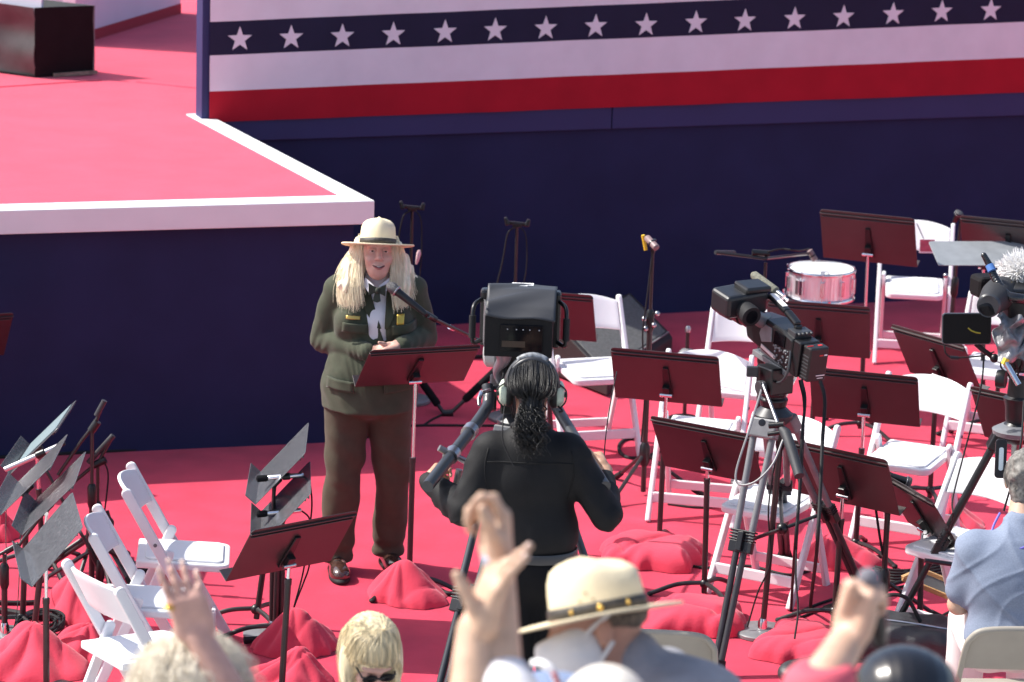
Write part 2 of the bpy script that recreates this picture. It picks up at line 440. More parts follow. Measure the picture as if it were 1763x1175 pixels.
# white backdrop panel and added shade screen at the back of the stage
pa, pb = G(165, 67, STH), G(312, 22, STH); pd = (pb - pa).normalized(); pn = Vector((pd.y, -pd.x, 0))
p0 = pa - pd*0.30
pan = thing('white_backdrop_panel', 'white backdrop panel on a red base standing at the back of the stage', 'panel', (p0.x, p0.y, STH - 0.006))
Lp = (pb - p0).length; ang = math.degrees(math.atan2(pd.y, pd.x))
Rz = rot('Z', ang)
MB().box(Rz @ Vector((Lp/2, 0.05, 0.035)), (Lp, 0.10, 0.07), Rz).build('base', mat('red_wrapped_base', (0.40, 0.012, 0.03), 0.9, sheen=0.2, bump=0.3, bs=250), pan)
MB().box(Rz @ Vector((Lp/2, 0.05, 1.17)), (Lp + 0.004, 0.094, 2.2), Rz).build('panel', PANW, pan, bevel=0.004)
sh = thing('added_shade_screen', 'tall white screen added left of the backdrop panel to shade the rear stage', 'panel', (-3.9, 23.80, STH - 0.006))  # added to cast shade over the rear carpet
MB().box((0, 0, 1.25), (1.9, 0.12, 2.5), rot('Z', 8)).build('panel', PANW, sh, bevel=0.006)  # panel of the added shade screen
MB().box((0, -0.09, 0.04), (1.9, 0.05, 0.08), rot('Z', 8)).build('base', MATS['red_wrapped_base'], sh)

# black box standing on the stage
c0, c1, c2 = G(60, 133, STH), G(163, 128, STH), G(-70, 116, STH)
box = thing('black_planter_box', 'black open metal box with a dented left side standing on the stage', 'box', (c0.x, c0.y, STH - 0.006))
e1 = c1 - c0; e1.z = 0; e2 = Vector((-e1.y, e1.x, 0)).normalized()*0.62
e2 = (c2 - c0); e2.z = 0; e2 = e2.normalized()*0.62
hB = 0.435
def face(a, b, bow, mb):
    d = b - a; nn = Vector((d.y, -d.x, 0)).normalized()
    mb.grid(lambda s, t: a + d*s + Vector((0, 0, 0.006 + hB*t)) - nn*bow*math.sin(math.pi*s)*(0.35 + math.sin(math.pi*min(1, t*1.05))**2*0.65) - nn*bow*0.25*math.sin(9*t + 2*s), 16, 12, 0.006)
z0 = Vector((0, 0, 0))
mb = MB(); face(e2.copy(), z0.copy(), 0.055, mb); mb.build('side_wall', mat('lit_black_metal', (0.045, 0.043, 0.045), 0.42, spec=0.6, var=0.3, vs=7), box, smooth=True)  # black wall coloured lighter where light from the left would fall
mb = MB(); face(z0.copy(), e1.copy(), 0.006, mb); mb.build('side_wall', BLACKB, box, smooth=True)
mb = MB(); face(e1.copy(), e1 + e2, 0.01, mb); mb.build('side_wall', mat('grey_inner_metal', (0.16, 0.17, 0.17), 0.55, var=0.15, vs=5), box, smooth=True)
mb = MB(); face(e1 + e2, e2.copy(), 0.0, mb); mb.build('side_wall', MATS['grey_inner_metal'], box, smooth=True)
mb = MB(); mb.add([z0 + Vector((0, 0, .012)), e1 + Vector((0, 0, .012)), e1 + e2 + Vector((0, 0, .012)), e2 + Vector((0, 0, .012))], [(0, 1, 2, 3)]); mb.build('bottom', BLACKB, box)
u1 = e1.normalized()
MB().rbar(e1*0.30 + Vector((0, 0, 0.014)) + Vector((u1.y, -u1.x, 0))*0.012, e1*1.03 + Vector((0, 0, 0.020)) + Vector((u1.y, -u1.x, 0))*0.012, 0.016, 0.022).build('skid', mat('weathered_wood', (0.30, 0.25, 0.18), 0.8, var=0.3, vs=30), box)
st = thing('slim_post', 'slim dark post rising out of the black box on stage', 'post', box.location + e1*0.62 + e2*0.45 + Vector((0, 0, 0.012)))
MB().cyl((0, 0, 0), (0, 0, 0.66), 0.018).build('post', POLE, st, smooth=True); MB().box((0, 0, 0.012), (0.14, 0.14, 0.02)).build('foot', POLE, st)
bd = thing('white_sign_board', 'white board standing in the left half of the black box', 'board', box.location + e1*0.25 + e2*0.46 + Vector((0, 0, 0.012)))
bdir = (e1*0.15 + e2*-0.5).normalized(); bdir = -e2.normalized()
MB().box((0, 0, 0.32), (0.46, 0.02, 0.64), rot('Z', math.degrees(math.atan2(bdir.y, bdir.x)))).build('panel', PANW, bd, bevel=0.003)
# ================================================================ folding chairs
def bar2(mb, a, b, w, t, side=(1, 0, 0), rounded=True):   # flat bar a->b, w across in the plane, t thick along side
    a, b, side = Vector(a), Vector(b), Vector(side); d = b - a; Ln = d.length; y = d.normalized(); x = y.cross(side).normalized()
    Rm = Matrix((x, y, side)).transposed()
    P = rpoly(w, Ln + (w*0.6 if rounded else 0), w*0.46 if rounded else 0.002, 5, (1, 1, 0, 0) if rounded else (0, 0, 0, 0))
    mb.prism(P, t, Rm, (a + b)/2)
def make_chair(group, cat, mP, mPad, label, name='white_folding_chair'):
    t = thing(name, label, cat, group=group)
    for s in (-1, 1):
        m = MB(); bar2(m, (s*.212, -.245, 0), (s*.212, .02, .47), .046, .024, rounded=False); bar2(m, (s*.212, .018, .466), (s*.212, .185, .775), .046, .0235)
        rl = m.build('side_rail', mP, t, bevel=.006)
        m = MB(); m.cyl((s*.2245, -.012, .415), (s*.229, -.012, .415), .008, 10); m.cyl((s*.2245, .06, .545), (s*.229, .06, .545), .008, 10); m.build('screw', SCREW, rl)
        m = MB(); bar2(m, (s*.184, .215, 0), (s*.184, -.0, .50), .044, .022); m.build('rear_leg', mP, t, bevel=.006)
    m = MB()
    def sl(a, b):
        x = -.2 + .4*a; k = 1 - (2*a - 1)**2
        z = .612 + .008*k + b*(.145 + .022*k); y = .116 + (z - .62)*.50 + .045*k
        return (x, y - .012, z)
    m.grid(sl, 18, 6, -.016); m.build('backrest', mP, t, smooth=True, bevel=.004)
    m = MB(); m.prism(rpoly(.34, .40, .045, 5, (0, 0, 1, 1)), .034, rot('X', 3), (0, -.055, .432))
    st = m.build('seat', mP, t, bevel=.008)
    m = MB(); m.prism(rpoly(.285, .335, .03, 5), .010, rot('X', 3), (0, -.06, .4535)); m.build('seat_pad', mPad, st, bevel=.004)
    m = MB(); m.box((0, -.185, .115), (.402, .020, .052)); m.build('front_stretcher', mP, t, bevel=.005)
    m = MB(); m.box((0, .182, .085), (.348, .020, .045)); m.build('rear_stretcher', mP, t, bevel=.005)
    return t
CH0 = make_chair('white folding chairs for the musicians', 'folding chair', PLAST, PLASTP, 'x')
REF = {'ff_l': (-.212, -.245, 0), 'ff_r': (.212, -.245, 0), 'top_l': (-.212, .185, .775), 'top_r': (.212, .185, .775)}
first = [True]
def chair(ref, u, v, yaw, label):
    q = Vector(REF[ref]); p = G(u, v, q.z); off = rot('Z', yaw) @ q
    loc = Vector((p.x - off.x, p.y - off.y, 0))
    if first[0]:
        first[0] = False; CH0.location = loc; CH0.rotation_euler = (0, 0, R_(yaw)); CH0['label'] = label; return CH0
    return dup(CH0, loc, yaw, label)
chair('ff_r', 1102, 787, 18, 'white folding chair in front of the grey wedge speaker, right of the big camera')
chair('top_l', 1228, 532, -14, 'white folding chair half hidden by the shoulder video camera')
chair('ff_l', 1115, 899, -12, 'white folding chair behind the dark desk left of the middle tripod')
chair('top_r', 1641, 389, -6, 'white folding chair beside the chrome snare drum')
chair('ff_l', 1622, 771, -22, 'white folding chair behind the phone monitor of the right camera rig')
chair('top_r', 1671, 664, -26, 'white folding chair with full seat in view left of the right tripod leg')
chair('ff_l', 1217, 1023, -30, 'white folding chair behind the legs of the middle tripod')
chair('top_l', 1650, 783, -44, 'white folding chair in front of the man in blue, wooden frame leaning on it')
chair('top_l', 217, 848, 94, 'white folding chair in side view, farthest of the left three, seat in sunlight')
chair('top_l', 160, 925, 95, 'white folding chair in side view, between its two neighbours on the left')
chair('top_l', 205, 1018, 126, 'white folding chair seen from behind, nearest of the left three, beside red covers')

# ================================================================ music stands
SG = 'black music stands'
def make_stand(label, bu, bv, du, dv, yaw, tilt=28, w=.525, h=.32, deskm=DESK, upm=None, lip=True, upper=.17, group=SG, name='music_stand', by=None, papers=False):
    """base at pixel (bu,bv) on the floor; desk centre at pixel (du,dv); the reading side looks along yaw"""
    b = G(bu, bv); d = PY(du, dv, b.y); H = d.z
    t = thing(name, label, 'music stand', (b.x, b.y, 0), yaw, group)
    dx = (d.x - b.x); sh = rot('Z', -yaw) @ Vector((dx, 0, 0))
    T = R_(tilt); ux = Vector((1, 0, 0)); uy = Vector((0, math.sin(T), math.cos(T))); un = Vector((0, -math.cos(T), math.sin(T)))
    Rm = Matrix((ux, uy, un)).transposed(); sh *= min(1.0, .09/max(sh.length, 1e-6)); c = Vector((sh.x, sh.y + .02, H))
    m = MB(); m.prism(rpoly(w, h, .02, 4, (1, 1, 0, 0)), .0035, Rm, c)
    m.prism([(-w/2, 0), (w/2, 0), (w/2, .006), (-w/2, .006)], .012, Rm, c + uy*(h/2 - .026) - un*.004)
    m.prism([(-w/2 + .01, 0), (w/2 - .01, 0), (w/2 - .01, .005), (-w/2 + .01, .005)], .010, Rm, c + uy*(h/2 - .045) - un*.004)
    if lip: m.box(c - uy*(h/2 - .001) + un*.030, (w, .0035, .062), Rm)
    dk = m.build('desk', deskm, t, bevel=.0012, seg=1)
    if papers:
        m = MB(); m.box(c + un*.004 + uy*.0, (w*.86, h*.86, .003), Rm); m.build('sheet_music', mat('blue_grey_paper', (0.16, 0.22, 0.24), 0.6, var=0.2, vs=40, stretch=(1, 12, 1)), dk)
    m = MB(); m.prism([(-.026, -.10), (.026, -.10), (.013, .085), (-.013, .085)], .012, Rm, c - un*.008 - uy*.02); m.box(c - un*.024 - uy*.075, (.034, .07, .03), Rm)
    br = m.build('bracket', BPL, t, bevel=.003)
    hub = c - un*.036 - uy*.085
    m = MB(); kn = hub; m.cyl(kn + Vector((-.030, 0, 0)), kn + Vector((.030, 0, 0)), .010, 10); m.build('knob', CHROME, br, smooth=True)
    foot = Vector((0, 0, 0)); top = hub
    dirv = (top - foot); mid = foot + dirv*(1 - upper/dirv.length)
    m = MB(); m.cyl(mid, top, .0085, 10); m.build('inner_tube', CHROME if upm is None else upm, t, smooth=True)
    m = MB(); m.tube([foot + dirv*.04, mid], .0135, 12); m.cyl(mid - dirv.normalized()*.02, mid + dirv.normalized()*.004, .0155, 12); m.build('tube', POLE, t, smooth=True)
    m = MB(); m.ball((0, 0, .07), .024)
    bs = m.build('base_hub', BPL, t, smooth=True)
    for k in range(3):
        a = R_(30 + 120*k); e = Vector((math.cos(a)*.25, math.sin(a)*.25, .012))
        m = MB(); m.tube(smoothline([(0, 0, .075), (e.x*.5, e.y*.5, .062), e]), .011, 8); lg = m.build('leg', POLE, t, smooth=True)
        m = MB(); m.ball(e - Vector((0, 0, .001)), (.016, .016, .011), nu=10, nv=6); m.build('rubber_foot', RUB, lg, smooth=True)
    return t
make_stand('music stand with its dark desk in front of the woman in the green jacket', 704, 1018, 717, 628, 200, 45, upper=.36)
make_stand('music stand with level dark desk in front of the grey wedge speaker', 1134, 948, 1149, 648, 166, 28)
make_stand('music stand with tilted dark desk just left of the middle tripod legs', 1212, 1030, 1221, 774, 148, 30, upper=.05)
make_stand('music stand partly hidden by the big camera hood, beside a white chair', 952, 800, 940, 541, 168, 28)
make_stand('music stand with dark desk beside the snare drum, tallest of the back row', 1480, 750, 1497, 409, 160, 24, upper=.3)
make_stand('music stand whose dark desk stands below the snare drum', 1390, 850, 1410, 565, 168, 22)
make_stand('music stand with dark desk right of the shoulder camera battery', 1472, 958, 1490, 682, 164, 28)
make_stand('music stand with dark desk close right of the middle tripod', 1435, 1078, 1456, 820, 143, 26, upper=.11)
make_stand('music stand turned half sideways left of the phone monitor', 1600, 866, 1617, 617, 128, 30, upper=.05)
make_stand('music stand with dark desk cut by the right picture edge at the top', 1712, 745, 1738, 418, 160, 26)
make_stand('music stand with its grey desk lying almost flat above the right camera rig', 1692, 760, 1690, 438, 8, 72, h=.26, lip=False, deskm=mat('sunlit_desk_metal', (0.22, 0.235, 0.25), 0.5, spec=0.6, var=0.12, vs=14))  # sunlight on the desk face is put into its paler colour
make_stand('music stand turned edge on beside the man in the blue shirt', 1583, 1092, 1590, 880, 112, 34, upper=.05)
make_stand('music stand half hidden behind the neck of the right tripod', 1765, 1010, 1768, 725, 140, 30)
make_stand('music stand with wide dark desk left of the woman, red cover at its foot', 482, 1235, 498, 938, 219, 35, upper=.06)
GG = 'grey music stands seen from their side'
gk = dict(deskm=DESKG, group=GG)
make_stand('upper of two grey music stands left of the woman, its desk highest', 440, 1075, 486, 797, -88, 42, **gk)
make_stand('lower of two grey music stands left of the woman, behind the dark desk', 474, 1105, 484, 866, -86, 42, **gk)
make_stand('grey music stand at far left carrying blue grey sheet music', 75, 980, 68, 752, -92, 44, papers=True, **gk)
make_stand('grey music stand at far left with a silver microphone over its desk', 38, 1090, 52, 816, -90, 44, **gk)
make_stand('grey music stand at far left hidden between its two neighbours', 54, 1130, 86, 848, -88, 44, **gk)
make_stand('glare streaked grey music stand nearest at far left, its desk face in view', 80, 1215, 82, 928, -78, 40, **gk)
# a stand cut by the left edge: only a corner of its desk shows
make_stand('music stand with only a red lit desk corner at the left picture edge', -90, 830, -74, 580, 205, 35)
# ================================================================ red cloth covers over the stand weights
random.seed(4)
CG = 'red cloth covers over the stand weights'
def cover(label, u, v, rx, ry, h, seed, yaw=0, pillow=False):
    h *= .72 if pillow else .86; rx *= .97; ry *= 1.0
    """(u,v): middle of its footprint on the floor"""
    p = G(u, v); g = np.random.RandomState(seed); m = MB(); nu, nv = 84, 26
    ph = g.rand(8)*6.28; bum = [(g.uniform(-.5, .5), g.uniform(-.45, .45), g.uniform(.35, .6), g.uniform(.3, 1.0)) for _ in range(5)]
    fold = [(g.randint(5, 9), g.rand()*6.28, g.uniform(.5, 1)), (g.randint(9, 15), g.rand()*6.28, g.uniform(.4, .9)), (g.randint(15, 22), g.rand()*6.28, g.uniform(.2, .4))]
    def pt(i, j):
        a = 2*math.pi*i/nu; r = j/nv
        fo = sum(w*math.sin(k*a + q + 2.2*r) for k, q, w in fold)
        rim = 1 + .07*math.sin(2*a + ph[0]) + .05*math.sin(3*a + ph[1]) + (.045*fo)*(r**2) + (.22*abs(math.sin(2*a))**4 - .04 if pillow else 0)
        x, y = r*rim*math.cos(a), r*rim*math.sin(a)
        wx = .10*math.sin(3.1*y + ph[0]); wy = .10*math.sin(2.7*x + ph[3])
        e = max(0.0, 1 - (r**(3.6 if pillow else 2.6))); rd = lambda a_, k_: (1 - abs(math.sin(a_)))**k_
        if pillow:
            z = .80*e**.5 + .10*math.sin(2.3*x + ph[0])*math.sin(2.0*y + ph[1])*e - .20*rd(1.15*x + .7*y + ph[2] + .35*math.sin(2.5*y + ph[3]), 7)*e**.6 - .15*rd(1.25*y - .9*x + ph[4] + .3*math.sin(3*x + ph[5]), 7)*e**.6 + .09*math.sin(15*a + 3*math.sin(2*a + ph[6]))*r**4*abs(math.sin(2*a))**2 - .07*rd(2.2*x - 1.6*y + ph[7], 9)*e
        else:
            ax, ay = bum[0][0]*.55, bum[0][1]*.5; dx_, dy_ = x - ax, y - ay; rr = math.hypot(dx_, dy_); th_ = math.atan2(dy_, dx_); nw = fold[0][0]
            pl = abs(math.sin(nw*.5*th_ + ph[0] + .8*math.sin(2*th_ + ph[1]) + .7*rr)) - .5
            z = .42*e**.7 + .52*math.exp(-(rr/.52)**2) + .22*math.exp(-((x - bum[1][0])**2 + (y - bum[1][1])**2)/.16) + .26*pl*min(1, 1.4*rr)*e**.45 - .10*rd(1.6*x - 1.9*y + ph[2] + .5*math.sin(3*x + ph[3]), 6)*e + .05*math.sin(5*x + ph[4])*math.sin(6*y + ph[5])*e
        z = max(z, .012 + .045*max(0, fo)*r)
        if j == nv: z = .004 + .02*max(0, fo)
        return (x*rx, y*ry, max(.003, z*h))
    V = [pt(0, 0)]; F = []
    for j in range(1, nv+1):
        for i in range(nu): V.append(pt(i, j))
    for i in range(nu): F.append((0, 1+i, 1+(i+1) % nu))
    for j in range(nv-1):
        for i in range(nu): F.append((1+j*nu+i, 1+(j+1)*nu+i, 1+(j+1)*nu+(i+1) % nu, 1+j*nu+(i+1) % nu))
    o = m.add(V, F).build('cloth_cover', CLOTHR, None, smooth='all', loc=(p.x, p.y, 0)); o.rotation_euler = (0, 0, R_(yaw))
    return tag(o, label, 'cloth cover', CG)
cover('red cloth cover heaped at the foot of the stand in front of the woman', 703, 1027, .19, .20, .195, 3, 10)
cover('crumpled red cloth cover beside the blonde woman, at the wide stand', 512, 1112, .205, .19, .20, 7, 30)
cover('red cloth cover at the lower picture edge below the wide dark stand', 490, 1178, .20, .17, .16, 11)
cover('plump red cover right of the man in the black shirt', 1124, 962, .245, .23, .19, 5, -12, True)
cover('lumpy red cover between the ranger hat and the middle tripod', 1196, 1075, .245, .22, .20, 9, 0, True)
cover('red cover beside the round grey stand base', 1384, 1118, .225, .24, .17, 13, -25, True)
cover('shaded red cover right of the chair behind the tripod', 1442, 965, .20, .20, .16, 17, 15)
cover('small red cover glimpsed through the middle tripod over a chair seat', 1358, 850, .105, .16, .17, 19)
cover('rumpled red cover behind the nearest left chair', 122, 1052, .14, .24, .21, 23, 20)
cover('big red cover in the lower left picture corner', 50, 1150, .24, .26, .20, 27, 40)
cover('red cover beside the nearest left chair legs', 140, 1128, .17, .20, .17, 29, -20)
cover('round red bundle cut by the left picture edge', 0, 922, .10, .14, .15, 31)
cover('shaded red cover below the right tripod leg, by the white chairs', 1640, 905, .17, .2, .13, 37)

# ================================================================ microphones and their stands
MG = 'microphone stands'
def up(p, z): return Vector((p[0], p[1], z))
def mstand(label, base, topz, kind='tripod', lean=(0, 0), group=MG, clutch=None, legyaw=20, legr=.30):
    t = thing('microphone_stand', label, 'microphone stand', (base.x, base.y, 0), 0, group)
    top = Vector((lean[0], lean[1], topz)); cl = clutch if clutch else topz*.5
    q = lambda z: Vector((lean[0]*z/topz, lean[1]*z/topz, z))
    m = MB(); m.cyl(q(.02), q(cl), .0135, 12); m.build('tube', POLE, t, smooth=True)
    m = MB(); m.cyl(q(cl), top, .0085, 10); m.build('inner_tube', POLE, t, smooth=True)
    m = MB(); m.tube([q(cl - .07), q(cl - .05), q(cl + .03), q(cl + .045)], [.015, .021, .021, .014], 12); m.build('clutch', BPL, t, smooth=True)
    if kind == 'tripod':
        m = MB(); m.tube([(0, 0, .16), (0, 0, .19), (0, 0, .26), (0, 0, .28)], [.020, .030, .026, .016], 12); m.build('leg_hub', BPL, t, smooth=True)
        for k in range(3):
            a = R_(legyaw + 120*k); d = Vector((math.cos(a), math.sin(a), 0))
            m = MB(); m.cyl(d*.02 + Vector((0, 0, .21)), d*legr + Vector((0, 0, .016)), .010, 8); lg = m.build('leg', POLE, t, smooth=True)
            m = MB(); m.tube([d*(legr-.05) + Vector((0, 0, .05)), d*(legr+.01) + Vector((0, 0, .015))], [.014, .0165], 10); m.ball(d*(legr+.008) + Vector((0, 0, .016)), .0165, nu=10, nv=6); m.build('rubber_foot', RUB, lg, smooth=True)
    else:
        m = MB(); m.lathe([(.10, 0), (.128, .003), (.128, .017), (.12, .024), (.03, .028)], 40); m.build('round_base', LGPL, t, smooth=True)
        m = MB(); m.tube([(0, 0, .024), (0, 0, .06), (0, 0, .075)], [.024, .020, .015], 14); m.build('socket', CHROME, t, smooth=True)
    return t
def arm(t, P, r=.0085, m=POLE, name='boom_arm', parent=None):
    o = t.location; mb = MB(); mb.tube([Vector(p) - o for p in P], r, 10); return mb.build(name, m, parent or t, smooth=True)
def mic(label, a, b, kind='hand', name='microphone', group='microphones'):
    """a: head end, b: cable end"""
    a, b = Vector(a), Vector(b); t = thing(name, label, 'microphone', a, 0, group); d = b - a; L = d.length; n = d/L
    P = lambda s: n*(L*s)
    if kind == 'hand':
        m = MB(); m.tube([P(.22), P(.30), P(.95), P(1.0)], [.022, .0185, .0135, .011], 14); m.build('body', BPL, t, smooth=True)
        m = MB(); m.tube([P(-.02), P(.0), P(.05), P(.14), P(.22)], [.006, .016, .0235, .0255, .023], 14); m.build('grille', mat('mic_grille', (0.10, 0.10, 0.105), 0.45, metal=.6, bump=.5, bs=700), t, smooth=True)
        m = MB(); m.tube([P(.205), P(.215), P(.235), P(.245)], [.023, .0265, .0265, .023], 14); m.build('ring', STEEL, t, smooth=True)
    elif kind == 'silver':
        m = MB(); m.tube([P(0), P(.01), P(.97), P(1.0)], [.009, .0125, .0125, .009], 12); m.build('body', mat('satin_silver', (.62, .62, .63), .35, metal=.7), t, smooth=True)
        m = MB(); m.tube([P(.55), P(.57), P(.70), P(.72)], [.013, .018, .018, .013], 12); m.build('clip', BPL, t, smooth=True)
        m = MB(); m.tube([P(.97), P(1.06)], [.010, .008], 10); m.build('plug', BPL, t, smooth=True)
    elif kind == 'pencil':
        m = MB(); m.tube([P(.24), P(.26), P(.96), P(1.0)], [.008, .0115, .0115, .008], 12); m.build('body', CHROME, t, smooth=True)
        m = MB(); m.tube([P(0), P(.03), P(.20), P(.26)], [.006, .0155, .0155, .011], 12); m.build('foam_tip', FOAMK, t, smooth=True)
        m = MB(); m.tube([P(.55), P(.57), P(.70), P(.72)], [.012, .016, .016, .012], 12); m.build('clip', BPL, t, smooth=True)
    else:
        m = MB(); m.tube([P(0), P(.06), P(.93), P(1)], [.012, .018, .018, .012], 12); m.build('body', mat('rosy_grey_mic', (.22, .15, .15), .45, spec=.5), t, smooth=True)
        m = MB(); m.tube([P(.4), P(.5)], [.0195, .0195], 12); m.build('ring', BPL, t, smooth=True)
    return t
def cable(label, P, r=.0045, m=RUB, group='cables running over the floor and stands', k=8, name='cable'):
    mb = MB(); mb.tube(smoothline(P, k), r, 7); o = mb.build(name, m, None, smooth=True)
    return tag(o, label, 'cable', group)
# speaker's microphone on a long boom
yb = 16.05
b = G(886, 945); t = mstand('microphone stand whose boom reaches across to the woman, hidden by the big camera', b, 1.06, 'round', clutch=.7)
M0 = PY(668, 490, 15.36); M1 = PY(738, 545, 15.30); M2 = PY(853, 600, 15.75)
tp = Vector((b.x, b.y, 1.06))
arm(t, [M1, M2, tp + (tp - M2)*.35], .0085, POLE); arm(t, [PY(774, 563, 15.45), PY(781, 566.5, 15.48)], .0115, CHROME, 'boom_collar'); arm(t, [M2 + (tp-M2)*.9, tp + (tp - M2)*.15], .02, BPL, 'boom_clamp')
arm(t, [M1 + (M0-M1)*.10, M1 + (M2-M1)*.10], .015, BPL, 'mic_clip')
mic('black hand microphone on a boom pointing at the woman in the green jacket', M0, M1 + (M0-M1)*.06)
# two stands with clip heads behind the woman
for (u, v, tv, lab, cx) in ((702, 692, 362, 'stand with a twin clip head directly behind the woman in the green jacket', 0), (880, 722, 390, 'stand with a twin clip head rising behind the big camera hood', 1)):
    b = G(u, v); tz = PY(u + 4, tv, b.y).z; t = mstand(lab, b, tz, 'round', group='stands with twin clip heads', clutch=tz*.55); t.name = 'clip_stand'
    m = MB(); m.box((0, 0, tz + .008), (.05, .026, .024)); m.box((-.002, 0, tz + .016), (.125, .022, .020), rot('Y', 4))
    m.build('clip_bar', BPL, t, bevel=.004)
    m = MB(); m.box((-.058, -.012, tz + .030), (.026, .034, .046), rot('Y', -18), (.7, .8)); m.build('clip', BPL, t, bevel=.006); m = MB(); m.box((.058, -.01, tz + .024), (.028, .034, .040), rot('Y', 14), (.7, .8)); m.build('clip', BPL, t, bevel=.006)
    m = MB(); m.tube(smoothline([(-.01, -.02, tz), (-.05, -.02, tz - .04), (-.075, -.02, tz - .2), (-.09 - .04*cx, -.02, tz - .46)]), .0045, 7); m.build('cable', RUB, t, smooth=True)
    m = MB(); m.tube(smoothline([(.02, -.02, tz), (.05, -.02, tz - .05), (.058, -.02, tz - .22), (.05 - .02*cx, -.02, tz - .40)]), .0035, 7); m.build('cable', RUB, t, smooth=True)
    if not cx:
        m = MB(); m.tube([(.045, -.025, tz - .22), (.043, -.025, tz - .235), (.035, -.025, tz - .28), (.030, -.025, tz - .30)], [.006, .013, .010, .005], 10); m.build('plug', mat('pink_white_plug', (.75, .5, .52), .35), t, smooth=True)
# yellow banded microphone stand, centre right
b = G(1107, 853); tz = PY(1115, 428, b.y).z
t = mstand('tall microphone stand with a yellow marked microphone, between two white chairs', b, tz, 'tripod', clutch=PY(1110, 548, b.y).z, legyaw=-5, legr=.30)
a = PY(1114, 425, b.y); mic('small rosy grey microphone tilted on the tall stand with yellow tape', PY(1131, 428, b.y - .1), PY(1113, 409, b.y - .02), 'short')
m = MB(); o = t.location; m.cyl(PY(1107, 405, b.y) - o, PY(1112, 431, b.y) - o, .010, 10); m.build('yellow_tape_band', YEL, t, smooth=True)
m = MB(); m.tube([(0, 0, tz - .02), (0.004, -.01, tz + .05)], .012, 8); m.build('mic_clip', BPL, t, smooth=True)
m = MB(); zc = PY(1110, 548, b.y).z
for dx, dz in ((-.03, 0), (.035, .03), (-.02, -.05), (.02, -.03)): m.ball((dx, -.02, zc + dz), .014, nu=10, nv=6)
m.build('clamp_knobs', STEEL, t, smooth=True)
m = MB(); m.tube(smoothline([(.0, -.01, tz), (-.02, -.03, tz - .25), (-.035, -.03, tz - .45), (-.012, -.025, tz - .7), (-.02, -.025, tz - 1.0)]), .0045, 7); m.build('cable', RUB, t, smooth=True)
# short stand with a disc
b = G(1178, 722); tz = PY(1182, 566, b.y).z; t = thing('short_disc_stand', 'short floor stand with a round grey disc behind the music stands', 'stand', (b.x, b.y, 0))
m = MB(); m.cyl((0, 0, .02), (0, 0, tz), .011, 10); m.build('tube', POLE, t, smooth=True); zd = PY(1181, 606, b.y).z
m = MB(); m.lathe([(.012, zd - .012), (.042, zd - .008), (.044, zd), (.03, zd + .014), (.012, zd + .02)], 24); m.build('disc', LGPL, t, smooth=True)
m = MB(); m.tube([(0, 0, tz - .02), (0, 0, tz), (0, 0, tz + .015)], [.016, .017, .01], 12); m.build('cap', STEEL, t, smooth=True)
m = MB(); m.lathe([(.085, 0), (.09, .008), (.05, .02), (.012, .03)], 24); m.build('foot', BPL, t, smooth=True)
# drum
dc = G(1414, 464, .80); drum = thing('snare_drum', 'chrome snare drum with a white head on its low stand', 'drum', (dc.x, dc.y, .635), 8)
m = MB(); m.lathe([(.178, .012), (.178, .16)], 48, capb=False, capt=False); m.build('shell', mat('chrome_shell', (.88, .88, .90), .28, metal=.7, bump=.9, bs=40, stretch=(1, 1, .03)), drum, smooth=True)
m = MB(); m.lathe([(.001, .166), (.09, .166), (.180, .165)], 48, capb=False); m.build('drum_head', mat('drum_head_white', (.80, .79, .76), .6, var=.05, vs=9), drum, smooth=True)
m = MB()
for z in (.0, .156): m.lathe([(.180, z), (.193, z + .002), (.195, z + .012), (.191, z + .02), (.182, z + .019), (.180, z)], 48, capb=False, capt=False)
m.build('hoops', CHROME, drum, smooth=True)
for k in range(10):
    a = R_(36*k + 8); R = rot('Z', math.degrees(a)); m = MB(); m.box(R @ Vector((.189, 0, .088)), (.024, .022, .085), R); m.cyl(R @ Vector((.190, 0, .012)), R @ Vector((.190, 0, .168)), .0035, 6); m.ball(R @ Vector((.1935, 0, .172)), (.008, .008, .006), nu=8, nv=5); m.build('lug', CHROME, drum, bevel=.003)
m = MB(); m.box((-.15, -.115, .09), (.03, .028, .085), rot('Z', 35)); m.build('strainer', STEEL, drum, bevel=.004)
ds = thing('snare_stand', 'low chrome stand carrying the snare drum', 'stand', (dc.x, dc.y, 0), 20)
for k in range(3):
    a = R_(120*k + 20); d = Vector((math.cos(a), math.sin(a), 0)); m = MB(); m.tube([Vector((0, 0, .585)), d*.12 + Vector((0, 0, .61)), d*.202 + Vector((0, 0, .627)), d*.212 + Vector((0, 0, .665))], .008, 8); ar = m.build('basket_arm', CHROME, ds, smooth=True)
    m = MB(); m.cyl(d*.185 + Vector((0, 0, .626)), d*.215 + Vector((0, 0, .629)), .0125, 10); m.build('rubber_grip', RUB, ar, smooth=True)
    m = MB(); m.tube([Vector((0, 0, .30)), d*.27 + Vector((0, 0, .012))], .009, 8); lg = m.build('leg', CHROME, ds, smooth=True)
    m = MB(); m.ball(d*.27 + Vector((0, 0, .014)), (.016, .016, .013), nu=8, nv=6); m.build('rubber_foot', RUB, lg, smooth=True)
m = MB(); m.cyl((0, 0, .10), (0, 0, .59), .012, 12); m.ball((0, 0, .58), .024); m.build('tube', CHROME, ds, smooth=True)
